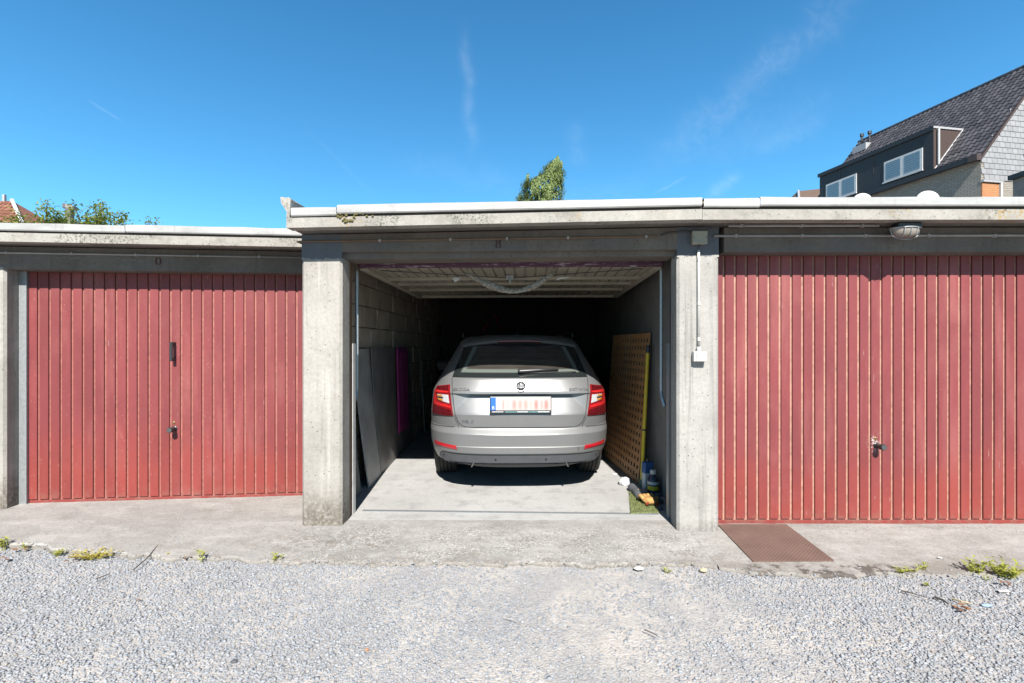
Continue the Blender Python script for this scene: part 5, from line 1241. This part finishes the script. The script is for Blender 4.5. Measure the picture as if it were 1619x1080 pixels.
# concrete chimney post
pc = at(110,352,16); CH = thing('chimney', 'narrow concrete chimney post with a broken cap among the left trees', 'chimney', (pc.x, 16, 0))
zc = at(110,330,16).z; obj('chimney_stack', MB().bbox(-.085,.085,-.085,.085,0,zc+.04,.01), M['pillar'], CH); zt2 = at(110,322.5,16).z
obj('chimney_cap', MB().bbox(-.16,-.06,-.09,.09,zc+.0,zt2,.012), M['pillar'], CH); obj('cap_slab', MB().hexa([Vector(p) for p in ((-.06,-.09,zc+.04),(.16,-.09,zc-.07),(.16,.09,zc-.07),(-.06,.09,zc+.04),(-.06,-.09,zc+.13),(.16,-.09,zc+.07),(.16,.09,zc+.07),(-.06,.09,zc+.13))]), M['fascia'], CH)
# trees
M['leaf_tree'] = mat_leaf('tree_leaf', (.13,.20,.035), (.42,.46,.09), .4); M['leaf_conifer'] = mat_leaf('conifer_spray', (.09,.15,.035), (.34,.43,.13), .25); M['bark'] = plain('bark', (.10,.08,.06), .9)
def shoots(label, base_px, d, tips, dens=26, name='garden_tree', low=365, lsz=.10):
    """leafy shoots rising from hidden limbs: tips are photo pixels of the shoot ends"""
    g = random.Random(int(base_px)); b = at(base_px, 545, d); b.z = 0; T_ = thing(name, label, 'tree', b); tr = MB(); lf = MB()
    hub = Vector((0,0,at(0,low+10,d).z-.5)); tr.tube([(0,0,0),(.03,0,hub.z*.5),hub], [.16,.13,.10], 8)
    for (px_, py_, s_) in tips:
        tip = at(px_, py_, d)-b; tip.y = g.uniform(-.7,.7); mid = hub.lerp(tip,.5)+Vector((g.uniform(-.1,.1),0,-.12)); tr.tube([hub, mid, tip], [.035,.02,.006], 5)
        for k in range(int(dens*s_)):
            u = 1-g.random()**.8*.9; p = (hub.lerp(mid, u*2) if u < .5 else mid.lerp(tip, u*2-1)); sp = (.05+.30*(1-u))*(.7+.5*s_)
            p = p+Vector((g.gauss(0,sp), g.gauss(0,sp), g.gauss(0,sp*.55)))
            dd = Vector((g.uniform(-1,1), g.uniform(-1,1), g.uniform(-.5,.9))); leaf(lf, p, dd, Vector((g.uniform(-.5,.5),g.uniform(-.5,.5),1)), lsz*g.uniform(.6,1.3), lsz*.28)
    obj('trunk', tr, M['bark'], T_); obj('crown', lf, M['leaf_tree'], T_); return T_
shoots('bushy garden tree left of the chimney post', 75, 15, [(78,318,1.2),(70,330,1.2),(92,328,1.2),(60,342,1),(50,348,.9),(100,336,1),(85,338,1.2),(98,345,1),(70,350,1.2)], 330)
shoots('leafy garden tree with a pointed top right of the chimney post', 155, 15, [(155,318,1.5),(145,330,1.2),(165,330,1.2),(180,334,1),(190,342,.8),(203,338,.8),(213,342,.7),(130,342,1.1),(122,350,.9),(140,345,1.2),(160,345,1.3),(175,348,1.2)], 330)
shoots('few thin twigs of a low tree over the left roof', 230, 15, [(224,343,.5),(233,340,.5),(243,347,.45)], 190)
shoots('yellow green tree top at the left frame edge before the red roof', 0, 14, [(2,338,1.2),(10,345,1.1),(-10,335,1.3),(16,352,1)], 260)
# conifer with drooping sprays
cb_ = at(856,545,25); cb_.z = 0; T_ = thing('conifer_tree', 'drooping green conifer top rising over the middle roof', 'conifer', cb_)
tr = MB(); tr.tube([(0,0,0),(.1,0,5),(.55,0,10.2)], [.28,.2,.03], 8); obj('trunk', tr, M['bark'], T_)
lf = MB(); g = random.Random(9); 
def cx(px): return (px-856)/F*25
def cz(py): return HC-(py-HY)/F*25
lim = [(246,881,883),(256,872,886),(266,862,886),(276,855,888),(284,838,889),(290,826,888),(300,822,884),(310,820,889),(330,816,894),(360,808,902)]
clumps = []
for k in range(270):      # drooping boughs, each a bundle of hanging sprays
    py_ = 252+g.random()**.72*105; L_ = np.interp(py_, [a for a,_,_ in lim], [b for _,b,_ in lim]); R_ = np.interp(py_, [a for a,_,_ in lim], [c for _,_,c in lim])
    hw = max(.10, (R_-L_)/2/F*25); px_ = (L_+R_)/2+g.uniform(-1.04, .98)*(R_-L_)/2; xr = cx(px_)-cx((L_+R_)/2)
    clumps.append((Vector((cx(px_), -math.sqrt(max(0, hw*hw-xr*xr))*g.uniform(-.7,1), cz(py_))), xr, g.uniform(.10,.20)))
for c_, xr, rad in clumps+[(Vector((cx(px0), 0, cz(py0))), 0, .05) for px0, py0 in ((882,247),(880,256),(834,277),(876,262))]:
    out = Vector((xr, c_.y, 0)); out = out.normalized() if out.length > .01 else Vector((0,-1,0))
    for q_ in range(12):
        p = c_+Vector((g.gauss(0,rad*.6), g.gauss(0,rad*.6), g.gauss(0,.05))); nL = g.randint(6,11)
        for q in range(nL):
            p2 = p+Vector((g.gauss(0,.015), g.gauss(0,.015), -.036*q))+out*(.03*q*(1-q/nL)); b = g.uniform(0,6.28)
            leaf(lf, p2, Vector((math.cos(b)*.7, math.sin(b)*.7, -1)), out, g.uniform(.07,.13), g.uniform(.018,.032))
obj('crown', lf, M['leaf_conifer'], T_)
# small mushroom-like vents on the right roof
T_ = thing('roof_cowl', 'three small beige vent caps standing on the roof above the right pillar', 'vent', (1.345,3.75,2.38)); 
for x in (-.045,.0,.045):
    mb = MB(); mb.lathe([(.02,-.09),(.02,-.01),(.027,.0),(.024,.012),(.012,.02),(0,.022)], 12, Matrix.Translation((x,0,.012))); obj('vent_cap', mb, M['yellow_stone'], T_, smooth=True)
mb = MB(); mb.lathe([(.012,-.09),(.012,.02),(0,.022)], 10); obj('white_peg', mb, M['white_pvc'], None, label='tiny white peg on the roof right of the vent caps', cat='peg', loc=(1.42+.02,3.75,2.38))
